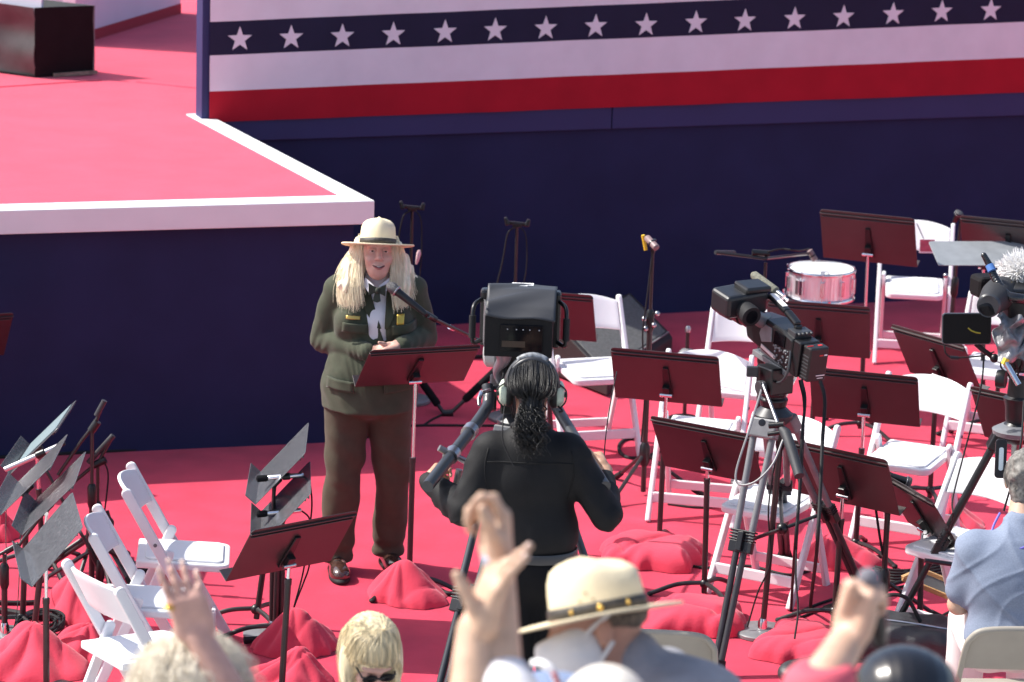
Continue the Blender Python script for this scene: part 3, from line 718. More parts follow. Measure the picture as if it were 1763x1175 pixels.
# boom over the drum
b = G(1300, 835); by = b.y; tz = PY(1313, 452, by).z; t = mstand('microphone stand with a level boom arm over the snare drum', b, tz, 'round', clutch=tz*.6)
A1, A2 = PY(1233, 435, by), PY(1392, 437, dc.y - .05)
arm(t, [A1, Vector((b.x, b.y, tz + .02)), A2], .009); arm(t, [A1, A1 + (A2-A1)*.18], .0125, GPL, 'counterweight'); arm(t, [PY(1295, 435, by + .01), PY(1325, 437, by + .02)], .017, BPL, 'boom_clamp')
m = MB(); o = t.location; m.tube(smoothline([PY(1322, 434, by) - o, PY(1345, 429, by + .05) - o, PY(1375, 432, by + .2) - o, PY(1393, 429, dc.y - .08) - o]), .005, 7); m.build('cable', RUB, t, smooth=True)
mic('small rosy grey microphone hanging over the snare drum head', PY(1404, 449, dc.y - .06), PY(1393, 431, dc.y - .05), 'short')
# round based stand behind the tripod, gooseneck stand at the right
b = G(1312, 1092); tz = 1.12; t = mstand('microphone stand on a round grey base right of the middle tripod legs', b, tz, 'round', lean=(.05, 0), clutch=.93)
arm(t, [b + Vector((.05, 0, 1.10)), b + Vector((.10, .02, 1.20)), b + Vector((.17, .05, 1.34))], .008, CHROME, 'boom_arm')
m = MB(); m.tube(smoothline([(.03, -.015, .9), (.0, -.02, .6), (.02, -.02, .35), (-.03, -.02, .2), (-.07, -.03, .04)]), .004, 7); m.build('cable', RUB, t, smooth=True)
b = G(1517, 1080); by = b.y; t = mstand('microphone stand with a bent cable and yellow band, right of the middle tripod', b, PY(1529, 832, by).z, 'tripod', lean=(.0, 0), clutch=PY(1527, 858, by).z)
o = t.location; m = MB(); m.tube(smoothline([PY(1560, 830, by) - o, PY(1530, 814, by) - o, PY(1512, 812, by) - o, PY(1505, 828, by) - o, PY(1506, 860, by) - o, PY(1514, 920, by) - o, PY(1520, 955, by) - o]), .006, 8); m.build('cable', RUB, t, smooth=True)
m = MB(); m.cyl(PY(1504.5, 822, by) - o, PY(1505.5, 850, by) - o, .0095, 10); m.build('yellow_tape_band', YEL, t, smooth=True)
mic('short black microphone on the stand with the yellow cable band', PY(1569, 832, by), PY(1530, 818, by), 'hand')
# boom stands at the far left
LBG = 'boom stands at the far left'
b = G(158, 1006); by = b.y; t = mstand('boom stand at far left, its grey counterweight pointing highest', b, PY(165, 738, by).z, 'tripod', group=LBG, clutch=PY(163, 850, by).z)
arm(t, [PY(180, 690, by), PY(163, 731, by), PY(140, 760, by), PY(100, 818, by)], .0085); arm(t, [PY(180, 690, by), PY(166, 716, by)], .0135, GPL, 'counterweight'); arm(t, [PY(168, 726, by), PY(157, 742, by)], .02, BPL, 'boom_clamp')
b = G(168, 990); by = b.y; t = mstand('boom stand at far left, the lower boom with its cable hanging right', b, PY(171, 800, by).z, 'tripod', group=LBG, clutch=PY(170, 880, by).z, legyaw=70)
arm(t, [PY(195, 750, by), PY(170, 795, by), PY(106, 848, by)], .0085); arm(t, [PY(195, 750, by), PY(152, 797, by)], .0135, GPL, 'counterweight'); arm(t, [PY(182, 792, by), PY(160, 802, by)], .018, BPL, 'boom_clamp')
o = t.location; m = MB(); m.tube(smoothline([PY(178, 792, by) - o, PY(186, 815, by) - o, PY(184, 850, by) - o, PY(179, 888, by) - o]), .004, 7); m.build('cable', RUB, t, smooth=True)
m = MB(); m.tube(smoothline([PY(184, 880, by) - o, PY(188, 892, by) - o, PY(193, 900, by) - o, PY(190, 912, by) - o]), .010, 8); m.build('hook', BPL, t, smooth=True)
b = G(172, 1020); by = b.y; t = mstand('low boom stand at far left holding the silver microphone', b, PY(166, 968, by).z, 'tripod', group=LBG, clutch=.12, legyaw=50)
arm(t, [PY(172, 975, by), PY(120, 885, by), PY(75, 803, by)], .008); arm(t, [PY(172, 978, by), PY(155, 945, by)], .016, BPL, 'counterweight')
mic('slim silver microphone over the grey desks at far left', PY(8, 809, by), PY(106, 766, by), 'silver')
by = G(470, 1090).y
for k, (va, vb, lab, bx) in enumerate(((825, 820, 'upper silver microphone with black tip at the grey desks left of the woman', 476), (886, 881, 'lower silver microphone with black tip above the wide dark desk', 492))):
    b = G(bx - 8, 1096 + 8*k); by = b.y; t = mstand('slim microphone stand under the %s silver microphone left of the woman' % ('upper', 'lower')[k], b, PY(bx, va + 8, by).z, 'round', group='slim stands left of the woman', clutch=.45)
    mic(lab, PY(441, va, by - .03), PY(523 - 4*k, vb - 2, by - .03), 'pencil')
    o = t.location; m = MB(); m.cyl(Vector((0, 0, PY(bx, va + 8, by).z)) - Vector((0, 0, .01)), PY(482 + 8*k, va + 1, by - .03) - o, .012, 8); m.build('mic_clip', BPL, t, smooth=True)
    m = MB(); m.tube(smoothline([PY(520, va - 6, by - .03) - o, PY(533, va + 8, by - .03) - o, PY(537, va + 45, by) - o, PY(532, va + 90, by) - o, PY(522, 985 + 20*k, by) - o, PY(505, 1050, by) - o, PY(500, 1085, by) - o]), .004, 7); m.build('cable', RUB, t, smooth=True)
b = G(8, 1100); t = mstand('microphone stand at the left picture edge with a small arm', b, PY(4, 955, b.y).z, 'round', group=LBG, clutch=.3)
arm(t, [PY(-2, 955, b.y), PY(34, 938, b.y), PY(70, 890, b.y)], .008); arm(t, [PY(10, 950, b.y), PY(32, 938, b.y)], .014, BPL, 'boom_clamp')
m = MB(); o = t.location; m.tube(smoothline([PY(52, 998, b.y) - o, PY(48, 975, b.y) - o, PY(50, 958, b.y) - o]), .006, 7); m.build('clip', BPL, t, smooth=True)
# padded V stand
b = G(771, 716); by = b.y; t = thing('padded_v_stand', 'black V shaped floor stand with foam padded arms behind the music stand', 'stand', (b.x, b.y, 0)); o = t.location
m = MB(); m.tube([PY(762, 712, by) - o, PY(771, 712, by) - o, PY(780, 711, by) - o], .021, 10); m.build('hub', BPL, t, smooth=True)
for P, Q in (((763, 710), (724, 655)), ((779, 709), (868, 624))):
    p, q = PY(*P, by) - o, PY(*Q, by + .12) - o; m = MB(); m.cyl(p, q, .011, 10); ar = m.build('arm', POLE, t, smooth=True)
    m = MB(); m.tube([p + (q-p)*.22, p + (q-p)*.26, p + (q-p)*.97, p + (q-p)], [.015, .022, .022, .013], 12); m.build('foam_sleeve', FOAMK, ar, smooth=True)
# wedge speaker
N, Rr, Lq = G(1045, 686), G(1157, 611), G(948, 647); e1 = Rr - N; e2 = (Lq - N)
t = thing('wedge_speaker', 'grey fronted wedge floor speaker behind the front white chair', 'speaker', (N.x, N.y, 0))
hh = [(0, .012), (0, .105), (.06, .13), (.78, .285), (1.0, .23), (1.0, .012)]
m = MB(); V = [e2*a + Vector((0, 0, z)) for a, z in hh] + [e1 + e2*a + Vector((0, 0, z)) for a, z in hh]; n = len(hh)
m.add(V, [tuple(range(n-1, -1, -1)), tuple(range(n, 2*n))] + [(i, (i+1) % n, n+(i+1) % n, n+i) for i in range(n)]); m.build('cabinet', mat('black_textured_cabinet', (.022, .02, .021), .6, bump=.3, bs=250), t, bevel=.008)
g = [e1*a + e2*b_ + Vector((0, 0, .13 + (.285-.13)*(b_-.06)/.72 + .006)) for a, b_ in ((.04, .085), (.96, .085), (.96, .76), (.04, .76))]
nn = (g[1]-g[0]).cross(g[3]-g[0]).normalized(); nn = nn if nn.z > 0 else -nn
m = MB(); m.add(g + [p - nn*.010 for p in g], [(0, 1, 2, 3), (7, 6, 5, 4), (0, 4, 5, 1), (1, 5, 6, 2), (2, 6, 7, 3), (3, 7, 4, 0)]); m.build('grille', GREYF, t, bevel=.003)
m = MB(); m.rbar(e1*.02 + e2*.055 + Vector((0, 0, .137)), e1*.98 + e2*.055 + Vector((0, 0, .137)), .012, .006); m.build('trim_strip', LGPL, t)
# wooden frame leaning on a chair stretcher
t = thing('wooden_frame', 'small wooden frame with a dark panel leaning at the chair beside the man in blue', 'frame', G(1595, 1018, .13)); o = t.location
p, q, s_ = PY(1554, 996, o.y) - o, PY(1632, 1028, o.y) - o, PY(1586, 982, o.y + .05) - o
w = s_ - p
for nm, a_, b_ in (('rail', p, q), ('rail', p + w, q + w), ('rail', p, p + w)): m = MB(); m.rbar(a_, b_, .022, .022); m.build(nm, mat('light_wood', (.50, .30, .13), .55, var=.25, vs=30, stretch=(1, 6, 6)), t, bevel=.002)
m = MB(); n3 = (q-p).cross(w).normalized(); m.add([p - n3*.004, q - n3*.004, q + w - n3*.004, p + w - n3*.004, p + n3*.004, q + n3*.004, q + w + n3*.004, p + w + n3*.004], [(0, 1, 2, 3), (4, 7, 6, 5), (0, 4, 5, 1), (1, 5, 6, 2), (2, 6, 7, 3), (3, 7, 4, 0)]); m.build('panel', mat('dark_grey_panel', (.10, .105, .11), .6), t)
# pink card hanging at the drum chair
t = thing('pink_card', 'pink card with a white edge hanging beside the drum chair back', 'card', PY(1596, 424, G(1560, 660).y - .1)); m = MB(); m.box((0, 0, 0), (.088, .006, .082), rot('Y', -1)); m.build('frame', WHT, t, bevel=.001); m = MB(); m.box((0, -.002, .003), (.078, .005, .068), rot('Y', -1)); m.build('sheet', mat('rosy_sheet', (.45, .10, .15), .5, var=.2, vs=40), t)
m = MB(); m.cyl((-.02, .004, .04), (-.06, .05, .12), .003, 6); m.build('hanger', RUB, t)
# right thin stand beside the drum chair
b = G(1625, 700); by = b.y; t = mstand('slim microphone stand along the right rail of the drum chair', b, PY(1645, 375, by).z, 'round', clutch=PY(1630, 490, by).z, lean=(.03, 0))
mic('rosy round microphone on the slim stand above the drum chair', PY(1652, 365, by - .03), PY(1643, 382, by), 'hand')
m = MB(); o = t.location
for u_, v_ in ((1634, 450), (1628, 475), (1640, 430)): m.ball(PY(u_, v_, by - .02) - o, .015, nu=10, nv=6)
m.build('clamp_knobs', STEEL, t, smooth=True)
# ================================================================ tripods and cameras
def tripod(label, apex, feet, twin=True, split=.47, tube=.0155, sep=.045, m=LGPL, spread=True, cast=True, mdark=GPL):
    t = thing('tripod', label, 'tripod', (apex.x, apex.y, 0), group='camera tripods'); o = t.location; ap = apex - o
    m1 = MB(); m1.lathe([(.055, -.05), (.085, -.02), (.088, .0), (.05, .035), (.035, .05)], 24, ap); m1.build('bowl', mdark, t, smooth=True)
    ctr = Vector((0, 0, 0)); cl = []
    for f in feet:
        f = f - o; d = Vector((f.x, f.y, 0)).normalized(); s = Vector((-d.y, d.x, 0)); a = ap + d*.075 - Vector((0, 0, .03)); v = f - a
        if cast:
            mb = MB(); ax = frame(-v, s); mb.box(a + v*.02, (sep*2 + .035, .055, .085), Matrix((s, v.normalized().cross(s), v.normalized())).transposed()); lg = mb.build('shoulder', m, t, bevel=.008)
        mid = a + v*split; mb = MB()
        offs = (-1, 1) if twin else (0,)
        for q in offs: mb.cyl(a + s*q*sep + v*.02, mid + s*q*(sep*.8), tube, 12)
        leg = mb.build('leg', m if twin else mdark, t, smooth=True); mb = MB()
        end = a + v*.955
        if twin:
            for q in offs: mb.cyl(mid - v*.05 + s*q*(sep*.42), end + s*q*(sep*.30), tube*.95, 12)
        else: mb.cyl(mid - v*.03, end, tube*.75, 12)
        mb.build('lower_tube', mdark, leg, smooth=True)
        Rm = Matrix((s, v.normalized().cross(s), v.normalized())).transposed(); mb = MB(); w = (sep*2 + .02) if twin else .035
        for k in range(4): mb.box(mid + v.normalized()*(-.012 - .013*k), (w*1.08, .038, .008), Rm)
        mb.box(mid + v.normalized()*.018, (w*.98, .034, .05), Rm); mb.box(mid + Rm @ Vector((0, -.026 if (Rm @ Vector((0, -1, 0))).y < 0 else .026, -.005)), (.026, .02, .085), Rm)
        mb.build('clamp', BPL, leg, bevel=.003)
        mb = MB(); mb.tube([end - v.normalized()*.03, end + v.normalized()*.02, f + Vector((0, 0, .012))], [w*.30, w*.34, w*.22], 12); mb.build('rubber_foot', RUB, leg, smooth=True); cl.append(mid)
    if spread:
        c = sum(cl, Vector((0, 0, 0)))/3 - Vector((0, 0, .07)); mb = MB()
        for q in cl: mb.cyl(c, q, .009, 8)
        mb.ball(c, .028); mb.build('spreader', BPL, t, smooth=True)
    return t
def local(root_loc, rx, rz):
    return root_loc
# ---- shoulder camera on the middle tripod
ap = PD(1331, 712, 15.2)
tp = tripod('heavy twin tube tripod under the shoulder video camera', ap, [G(1231, 1168), G(1502, 1058), G(1352, 968)])
o = tp.location
hd = MB(); ha = ap - o
hd.tube([ha + Vector((0, 0, .03)), ha + Vector((0, 0, .07)), ha + Vector((0, 0, .075)), ha + Vector((0, 0, .10))], [.055, .065, .05, .06], 20); hd.box(ha + Vector((0, 0, .155)), (.12, .12, .12), rot('Z', 31)); h1 = hd.build('fluid_head', BPL, tp, bevel=.01)
mb = MB(); mb.cyl(ha + Vector((-.05, -.05, .13)), ha + Vector((-.075, -.065, .13)), .03, 14); mb.box(ha + Vector((-.10, -.02, .19)), (.05, .03, .045)); mb.build('head_knob', GPL, h1, bevel=.004)
mb = MB(); mb.tube([PD(1313, 660, 15.1) - o, PD(1341, 735, 14.95) - o], .008, 10); mb.build('pan_bar', STEEL, tp, smooth=True)
mb = MB(); mb.tube([PD(1341, 733, 14.95) - o, PD(1352, 745, 14.92) - o, PD(1363, 775, 14.88) - o, PD(1376, 820, 14.8) - o], [.012, .024, .024, .022], 12); mb.build('pan_grip', mat('grip_rubber', (.03, .032, .038), .6), tp, smooth=True)
mb = MB(); mb.tube([PD(1324, 733, 14.95) - o, PD(1350, 731, 14.93) - o], .014, 10); mb.tube([PD(1322, 748, 14.95) - o, PD(1350, 744, 14.93) - o], .010, 10); mb.build('pan_clamp', BPL, tp, smooth=True)
mb = MB(); mb.lathe([(.001, 0), (.016, 0), (.016, .004), (.001, .005)], 20, PD(1312, 728, 15.03) - o, rot('X', 75)); mb.build('round_badge', GPL, tp, smooth=True)
r = PD(1337, 630, 15.2)
cc = thing('shoulder_video_camera', 'black shoulder video camera with large viewfinder on the middle tripod', 'video camera', r); cc.rotation_euler = (R_(9), 0, R_(31)); cc['group'] = 'television cameras'
mb = MB(); mb.box((0, .01, .014), (.075, .26, .026)); mb.box((0, .0, .035), (.055, .20, .02)); mb.build('mount_plate', LGPL, cc, bevel=.003)
def yz(poly, t, x=0.0): return [Vector((x - t/2, a, b)) for a, b in poly] + [Vector((x + t/2, a, b)) for a, b in poly]
def yzprism(mb, poly, t, x=0.0):
    V = yz(poly, t, x); n = len(poly); mb.add(V, [tuple(range(n)), tuple(range(2*n-1, n-1, -1))] + [(i, n+i, n+(i+1) % n, (i+1) % n) for i in range(n)]); return mb
mb = MB(); yzprism(mb, [(-.165, .035), (-.10, .045), (.02, .055), (.17, .075), (.19, .12), (.17, .185), (.05, .205), (-.08, .205), (-.165, .19)], .118); bd = mb.build('body', BPL, cc, bevel=.010)
mb = MB(); yzprism(mb, [(-.02, .125), (.05, .10), (.075, .13), (.06, .185), (-.01, .185)], .006, -.0605); mb.build('grey_side_panel', LGPL, cc, bevel=.002)
mb = MB(); yzprism(mb, [(-.115, .135), (-.035, .125), (-.035, .185), (-.115, .188)], .006, -.0605); mb.build('side_screen', GLASSB, cc, bevel=.001)
mb = MB(); g = random.Random(5)
for k in range(26): mb.ball((-.0605, -.15 + .10*g.random(), .055 + .075*g.random()), .0045 + .002*g.random(), nu=8, nv=5)
for k in range(6): mb.box((-.061, -.10 + .012*k, .118), (.006, .008, .006))
mb.build('side_buttons', LGPL, cc)
mb = MB(); yzprism(mb, [(-.06, .06), (.05, .075), (.05, .09), (-.06, .075)], .006, -.0605); mb.build('white_side_strip', mat('pinkish_strip', (.6, .5, .5), .5), cc)
mb = MB(); mb.box((0, -.19, .115), (.105, .05, .16)); mb.build('rear_section', BPL, cc, bevel=.006)
mb = MB(); mb.box((.012, -.245, .112), (.098, .06, .155)); bt = mb.build('battery', mat('battery_plastic', (.012, .012, .013), .45, var=.15, vs=20), cc, bevel=.007)
mb = MB(); mb.cur = 0; mb.box((.022, -.2755, .155), (.018, .002, .006)); mb.cur = 1; mb.box((.044, -.2755, .155), (.016, .002, .006)); mb.box((.03, -.2755, .062), (.045, .002, .004)); mb.box((.03, -.2755, .05), (.03, .002, .003)); mb.cur = 0; mb.box((-.02, -.245, .1905), (.03, .004, .002)); mb.box((.03, -.245, .1905), (.02, .012, .002)); mb.build('printed_marks', [REDP, WHT], bt)
mb = MB()
for k in range(7): mb.box((-.0375, -.245, .05 + .016*k), (.004, .045, .005))
mb.build('battery_ribs', GPL, bt)
mb = MB()
for x in (-.03, 0, .03): mb.cyl((x, -.18, .05), (x, -.185, .015), .009, 10)
mb.build('connectors', CHROME, cc, smooth=True)
mb = MB(); P = [(0, -.115, .20), (0, -.11, .235), (0, -.02, .262), (0, .11, .285), (0, .15, .26), (0, .17, .20)]
for a, b in zip(P[:-1], P[1:]): mb.rbar(a, b, .036, .022)
hn = mb.build('carry_handle', BPL, cc, bevel=.007); mb = MB(); mb.rbar((0, .0, .279), (0, .105, .298), .026, .003); mb.build('white_handle_label', WHT, hn)
mb = MB(); mb.box((0, -.13, .205), (.09, .06, .03)); 
for x in (-.03, -.01, .012, .034): mb.cyl((x, -.16, .215), (x, -.175, .215), .007, 8)
mb.build('rear_panel', GPL, cc, bevel=.003)
vf = MB(); vf.box((-.135, .155, .262), (.215, .14, .105), rot('Y', -4)); vfo = vf.build('viewfinder', mat('viewfinder_plastic', (.016, .0175, .021), .38, spec=.5, var=.15, vs=25), cc, bevel=.018, seg=3)
vf = MB(); vf.box((-.085, .14, .325), (.13, .11, .03)); vf.build('viewfinder_top', BPL, vfo, bevel=.01)
vf = MB(); vf.tube([(-.155, .10, .245), (-.155, .07, .243), (-.158, .035, .240), (-.16, .015, .238), (-.16, .014, .238)], [.040, .044, .047, .045, .036], 24); vf.build('eyepiece', RUB, vfo, smooth=True)
vf = MB(); vf.tube([(-.16, .0125, .238), (-.16, .0115, .238)], [.030, .001], 20); vf.build('eyepiece_glass', GLASSB, vfo, smooth=True)
vf = MB(); vf.tube([(-.12, .06, .225), (-.06, .075, .19), (-.02, .10, .185)], [.03, .034, .03], 16); vf.build('viewfinder_joint', LGPL, cc, smooth=True)
vf = MB(); vf.tube([(.03, .06, .295), (.02, .12, .305)], .013, 12); vf.tube([(.03, .05, .293), (.032, .035, .29)], .009, 10); vf.build('shotgun_microphone', CHROME, cc, smooth=True)
vf = MB(); vf.tube([(.022, .10, .304), (.02, .11, .306), (-.005, .25, .33), (-.007, .262, .332)], [.010, .0195, .0195, .010], 14); vf.build('foam_windscreen', FOAMG, cc, smooth=True)
vf = MB(); vf.tube([(0, .185, .13), (0, .20, .13), (0, .28, .13), (0, .281, .13), (0, .36, .13), (0, .361, .13), (0, .43, .13)], [.035, .044, .044, .05, .05, .058, .062], 24); vf.build('lens', BPL, cc, smooth=True)
vf = MB(); vf.tube(smoothline([(-.05, -.15, .15), (-.075, -.185, .06), (-.08, -.16, .0), (-.06, -.09, -.03), (-.05, -.06, .02)]), .006, 8); vf.build('cable_loop', GPL, cc, smooth=True)
# ---- studio camera
sa = PD(893, 722, 13.9)
st_ = tripod('studio tripod hidden behind the man in the black shirt, one leg showing', sa, [Vector((-.33, 12.72, 0)), Vector((.62, 13.1, 0)), Vector((.02, 14.4, 0))], m=mat('blue_grey_tube', (.045, .05, .062), .4, spec=.6), mdark=mat('blue_grey_tube_dark', (.03, .034, .042), .4, spec=.6))
o = st_.location; mb = MB(); ha = sa - o; mb.box(ha + Vector((0, 0, .09)), (.15, .17, .10)); mb.box(ha + Vector((-.02, -.02, .155)), (.20, .20, .02)); mb.tube([ha + Vector((-.09, 0, .07)), ha + Vector((-.12, 0, .07))], .04, 16); mb.build('pan_head', BPL, st_, bevel=.008)
pb_ = MB(); P = [PD(839, 664, 13.75), PD(841, 688, 13.72), PD(828, 718, 13.62), PD(736, 838, 13.08)]
pb_.tube([p - o for p in smoothline(P, 8)], .0235, 14); pbo = pb_.build('pan_bar', mat('dark_bar_paint', (.03, .034, .04), .35, spec=.6), st_, smooth=True)
pb_ = MB(); q0, q1 = P[2], P[3]; 
for s in (.18, .52): pb_.tube([q0 + (q1-q0)*s - o, q0 + (q1-q0)*(s + .07) - o], .031, 14); pb_.build('bar_collar', STEEL, pbo, smooth=True); pb_ = MB()
c_ = q0 + (q1-q0)*.55 - o
pb_.cyl(c_ + Vector((-.05, -.02, .03)), c_ + Vector((.06, .0, -.03)), .013, 10); pb_.ball(c_ + Vector((.065, 0, -.03)), .018); pb_.cyl(c_ + Vector((.03, -.03, -.05)), c_ + Vector((.02, -.03, -.11)), .014, 8); pb_.build('bar_clamp', STEEL, pbo, smooth=True)
pb_ = MB(); pb_.tube([p - o for p in smoothline([PD(948, 672, 13.75), PD(960, 705, 13.6), PD(1042, 838, 13.05)], 8)], .022, 14); pb_.build('pan_bar', MATS['dark_bar_paint'], st_, smooth=True)
pb_ = MB(); pb_.tube([PD(843, 672, 13.7) - o, PD(829, 676, 13.65) - o, PD(825, 688, 13.62) - o, PD(825, 698, 13.6) - o], [.009, .010, .010, .006], 8); pb_.build('head_lever', CHROME, st_, smooth=True)
sroot = sa + Vector((0, 0, .165))
cs = thing('studio_camera', 'big studio camera with boxy hooded viewfinder in front of the man in black', 'video camera', sroot, -2, 'television cameras'); O = lambda u, v, d: PD(u, v, d) - sroot
mb = MB(); mb.box((0, .12, .12), (.16, .42, .20)); mb.box((-.0, -.10, .09), (.12, .05, .12)); mb.build('body', BPL, cs, bevel=.008)
mb = MB(); mb.tube([(0, .33, .12), (0, .36, .12), (0, .62, .12), (0, .64, .12)], [.06, .085, .095, .10], 24); mb.build('lens', BPL, cs, smooth=True)
mb = MB(); g = random.Random(8)
for k in range(60): mb.box((g.uniform(-.055, .055), -.128, g.uniform(.035, .145)), (g.uniform(.005, .02), .008, g.uniform(.004, .012)))
mb.build('rear_controls', GPL, cs); mb = MB()
for k in range(22): mb.ball((g.uniform(-.055, .055), -.133, g.uniform(.035, .145)), .0035, nu=6, nv=4)
mb.prism(rpoly(.034, .034, .004), .008, rot('X', 90), (-.028, -.130, .05)); mb.build('rear_buttons', STEEL, cs)
mb = MB(); mb.prism(rpoly(.022, .022, .003), .003, rot('X', 90), (-.028, -.1355, .05)); mb.build('socket_face', GLASSB, cs)
mb = MB(); c_ = O(848, 606, 13.95); mb.lathe([(.001, -.03), (.055, -.03), (.064, -.02), (.064, .02), (.055, .03), (.001, .03)], 28, c_, rot('Y', 90) @ rot('X', 12)); mb.build('side_wheel', mat('pale_grey_metal', (.42, .42, .42), .35, spec=.6), cs, smooth=True)
mb = MB(); mb.tube(smoothline([O(868, 598, 13.6), O(870, 618, 13.65), O(858, 640, 13.75), O(868, 668, 13.8)]), [.04, .038, .036, .034, .032, .03, .028, .026, .024, .022, .02, .02, .019, .018, .018, .018, .018, .018, .018][:19], 12); mb.build('viewfinder_mount', mat('lilac_grey_metal', (.26, .25, .28), .3, spec=.7, metal=.4), cs, smooth=True)
vc = O(899, 561, 13.5); W2, H2 = .262, .215
vroot = MB(); prof = [(-.09, -.105), (.12, -.105), (.12, .125), (.05, .128), (-.09, .055)]
V = [(-W2/2, a, b) for a, b in prof] + [(W2/2, a, b) for a, b in prof]; n = 5
V = [Vector(v) + vc for v in V]; vroot.add(V, [tuple(range(n)), tuple(range(2*n-1, n-1, -1))] + [(i, n+i, n+(i+1) % n, (i+1) % n) for i in range(n)]); vf = vroot.build('viewfinder', mat('hood_board', (.008, .008, .009), .6, spec=.25, var=.15, vs=12), cs, bevel=.003)
mb = MB(); mb.box(vc + Vector((0, .09, .010)), (.315, .06, .225)); mb.build('viewfinder_shell', BPL, vf, bevel=.012)
mb = MB(); mb.box(vc + Vector((.012, -.092, -.028)), (.165, .006, .105)); mb.build('screen_recess', GLASSB, vf, bevel=.002)
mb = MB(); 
for k in (-.052, -.018, .008, .034, .070): mb.ball(vc + Vector((.01 + k, -.096, .006)), .0028, nu=8, nv=5)  # reflections on the screen modelled as small pale dots
mb.build('screen_glints', mat('dim_glint', (.4, .4, .42), .5), vf); mb = MB(); mb.box(vc + Vector((-.018, -.0955, -.052)), (.09, .002, .024)); mb.build('amber_label', mat('dim_amber', (.05, .032, .022), .4), vf)
def clothf(a, b):
    x = -.128 + .268*a; s = b; y = .10 - .195*s; fold = .010*math.sin(6*a + 9*s)*(1 - a)*s + .012*max(0, math.sin(11*s + 5*a - 1.2))*(1 - a)**1.3
    z = .133 + .004*math.sin(3*a) - .072*max(0, (s - .35)/.65)**1.1 + fold - .028*max(0, s - .8)/.2*(.3 + .7*(1-a)*0 + .5*a)
    return vc + Vector((x, y, z))
mb = MB(); mb.grid(clothf, 26, 26, .004); mb.build('hood_cover', mat('grey_black_cover_cloth', (.034, .036, .042), .5, spec=.45), vf, smooth='all')
mb = MB(); mb.box(vc + Vector((.005, .10, .140)), (.085, .04, .006)); mb.box(vc + Vector((.005, .075, .1385)), (.038, .012, .008)); mb.build('white_label', WHT, vf)
mb = MB(); mb.box(vc + Vector((-W2/2 - .003, .0, .0)), (.006, .17, .17), rot('Z', 6)); mb.build('side_flap', mat('grey_flap', (.13, .13, .14), .5), vf)
for s in (-1, 1):
    mb = MB(); P = [(s*.15, .07, .085), (s*.175, .02, .075), (s*.182, -.005, .04), (s*.182, -.01, -.05), (s*.175, .0, -.075), (s*.15, .05, -.075)]
    mb.tube(smoothline([vc + Vector(p) for p in P]), .0085, 10); h_ = mb.build('side_handle', BPL, vf, smooth=True); mb = MB(); mb.cyl(vc + Vector((s*.182, -.006, .035)), vc + Vector((s*.182, -.01, -.052)), .0135, 12); mb.build('handle_grip', RUB, h_, smooth=True)
mb = MB(); mb.cyl((.07, -.06, .10), (.07, -.06, .19), .016, 12); mb.cyl((.045, -.04, -.0), (.045, -.04, .05), .012, 10); mb.build('posts', STEEL, cs, smooth=True)
mb = MB()
for k in range(8): mb.tube(smoothline([(-.05 + .012*k, -.13, .09 - .01*k), (-.06 + .018*k, -.19, .05), (-.03 + .012*k, -.16, -.06 - .02*k), (-.02 + .01*k, -.08, -.14)]), .004, 6)
mb.build('cables', RUB, cs, smooth=True)
# ---- right camera rig
ra = PD(1749, 742, 15.3)
rt = tripod('slim black tripod under the right camera rig, beside the man in blue', ra, [G(1522, 1112), G(1742, 965), G(1925, 1090)], twin=False, split=.52, tube=.019, m=BPL, mdark=BPL, cast=True, sep=.022)
o = rt.location; ha = ra - o
mb = MB(); mb.tube([ha + Vector((0, 0, .03)), ha + Vector((0, 0, .05)), ha + Vector((0, 0, .11)), ha + Vector((0, 0, .15)), ha + Vector((0, 0, .16)), ha + Vector((0, 0, .24))], [.04, .05, .055, .065, .05, .045], 20); mb.build('fluid_head', BPL, rt, smooth=True)
mb = MB(); mb.lathe([(.06, -.03), (.10, -.015), (.105, .005), (.06, .03)], 24, ha); mb.build('collar', LGPL, rt, smooth=True)
mb = MB(); hp = PD(1723, 790, 15.05) - o; mb.prism(rpoly(.05, .17, .015), .02, rot('X', 80), hp); mb.build('leg_lock', BPL, rt, bevel=.004); mb = MB(); mb.prism(rpoly(.02, .10, .008), .022, rot('X', 80), hp + Vector((0, -.002, 0))); mb.build('lock_slot', CHROME, rt)
mb = MB(); mb.tube([PD(1592, 965, 14.98) - o, PD(1640, 972, 15.0) - o, PD(1700, 985, 15.1) - o], .010, 8); mb.build('lower_spreader', BPL, rt, smooth=True)
rr = PD(1750, 655, 15.3); rg = thing('camera_rig', 'cluttered camera rig with a phone like monitor and segmented arm at the right edge', 'video camera', rr, group='television cameras'); Q = lambda u, v, d=15.2: PD(u, v, d) - rr
mb = MB(); mb.box(Q(1757, 515, 15.3), (.15, .34, .16)); mb.box(Q(1752, 600, 15.3), (.09, .20, .18)); mb.build('body', BPL, rg, bevel=.012)
mb = MB(); mb.tube([Q(1750, 530, 15.45), Q(1735, 500, 15.9)], [.05, .06], 20); mb.build('lens', BPL, rg, smooth=True)
c_ = Q(1664, 566, 15.1); mb = MB(); mb.prism(rpoly(.213, .137, .014), .018, rot('Y', -2) @ rot('X', 84), c_); mn = mb.build('monitor', mat('monitor_frame', (.12, .125, .14), .35, metal=.6), rg, bevel=.003)
Rn = rot('Y', -2) @ rot('X', 84); nf = Rn @ Vector((0, 0, 1))
mb = MB(); mb.prism(rpoly(.205, .129, .012), .003, Rn, c_ + nf*.009); mb.build('screen', GLASSB, mn)
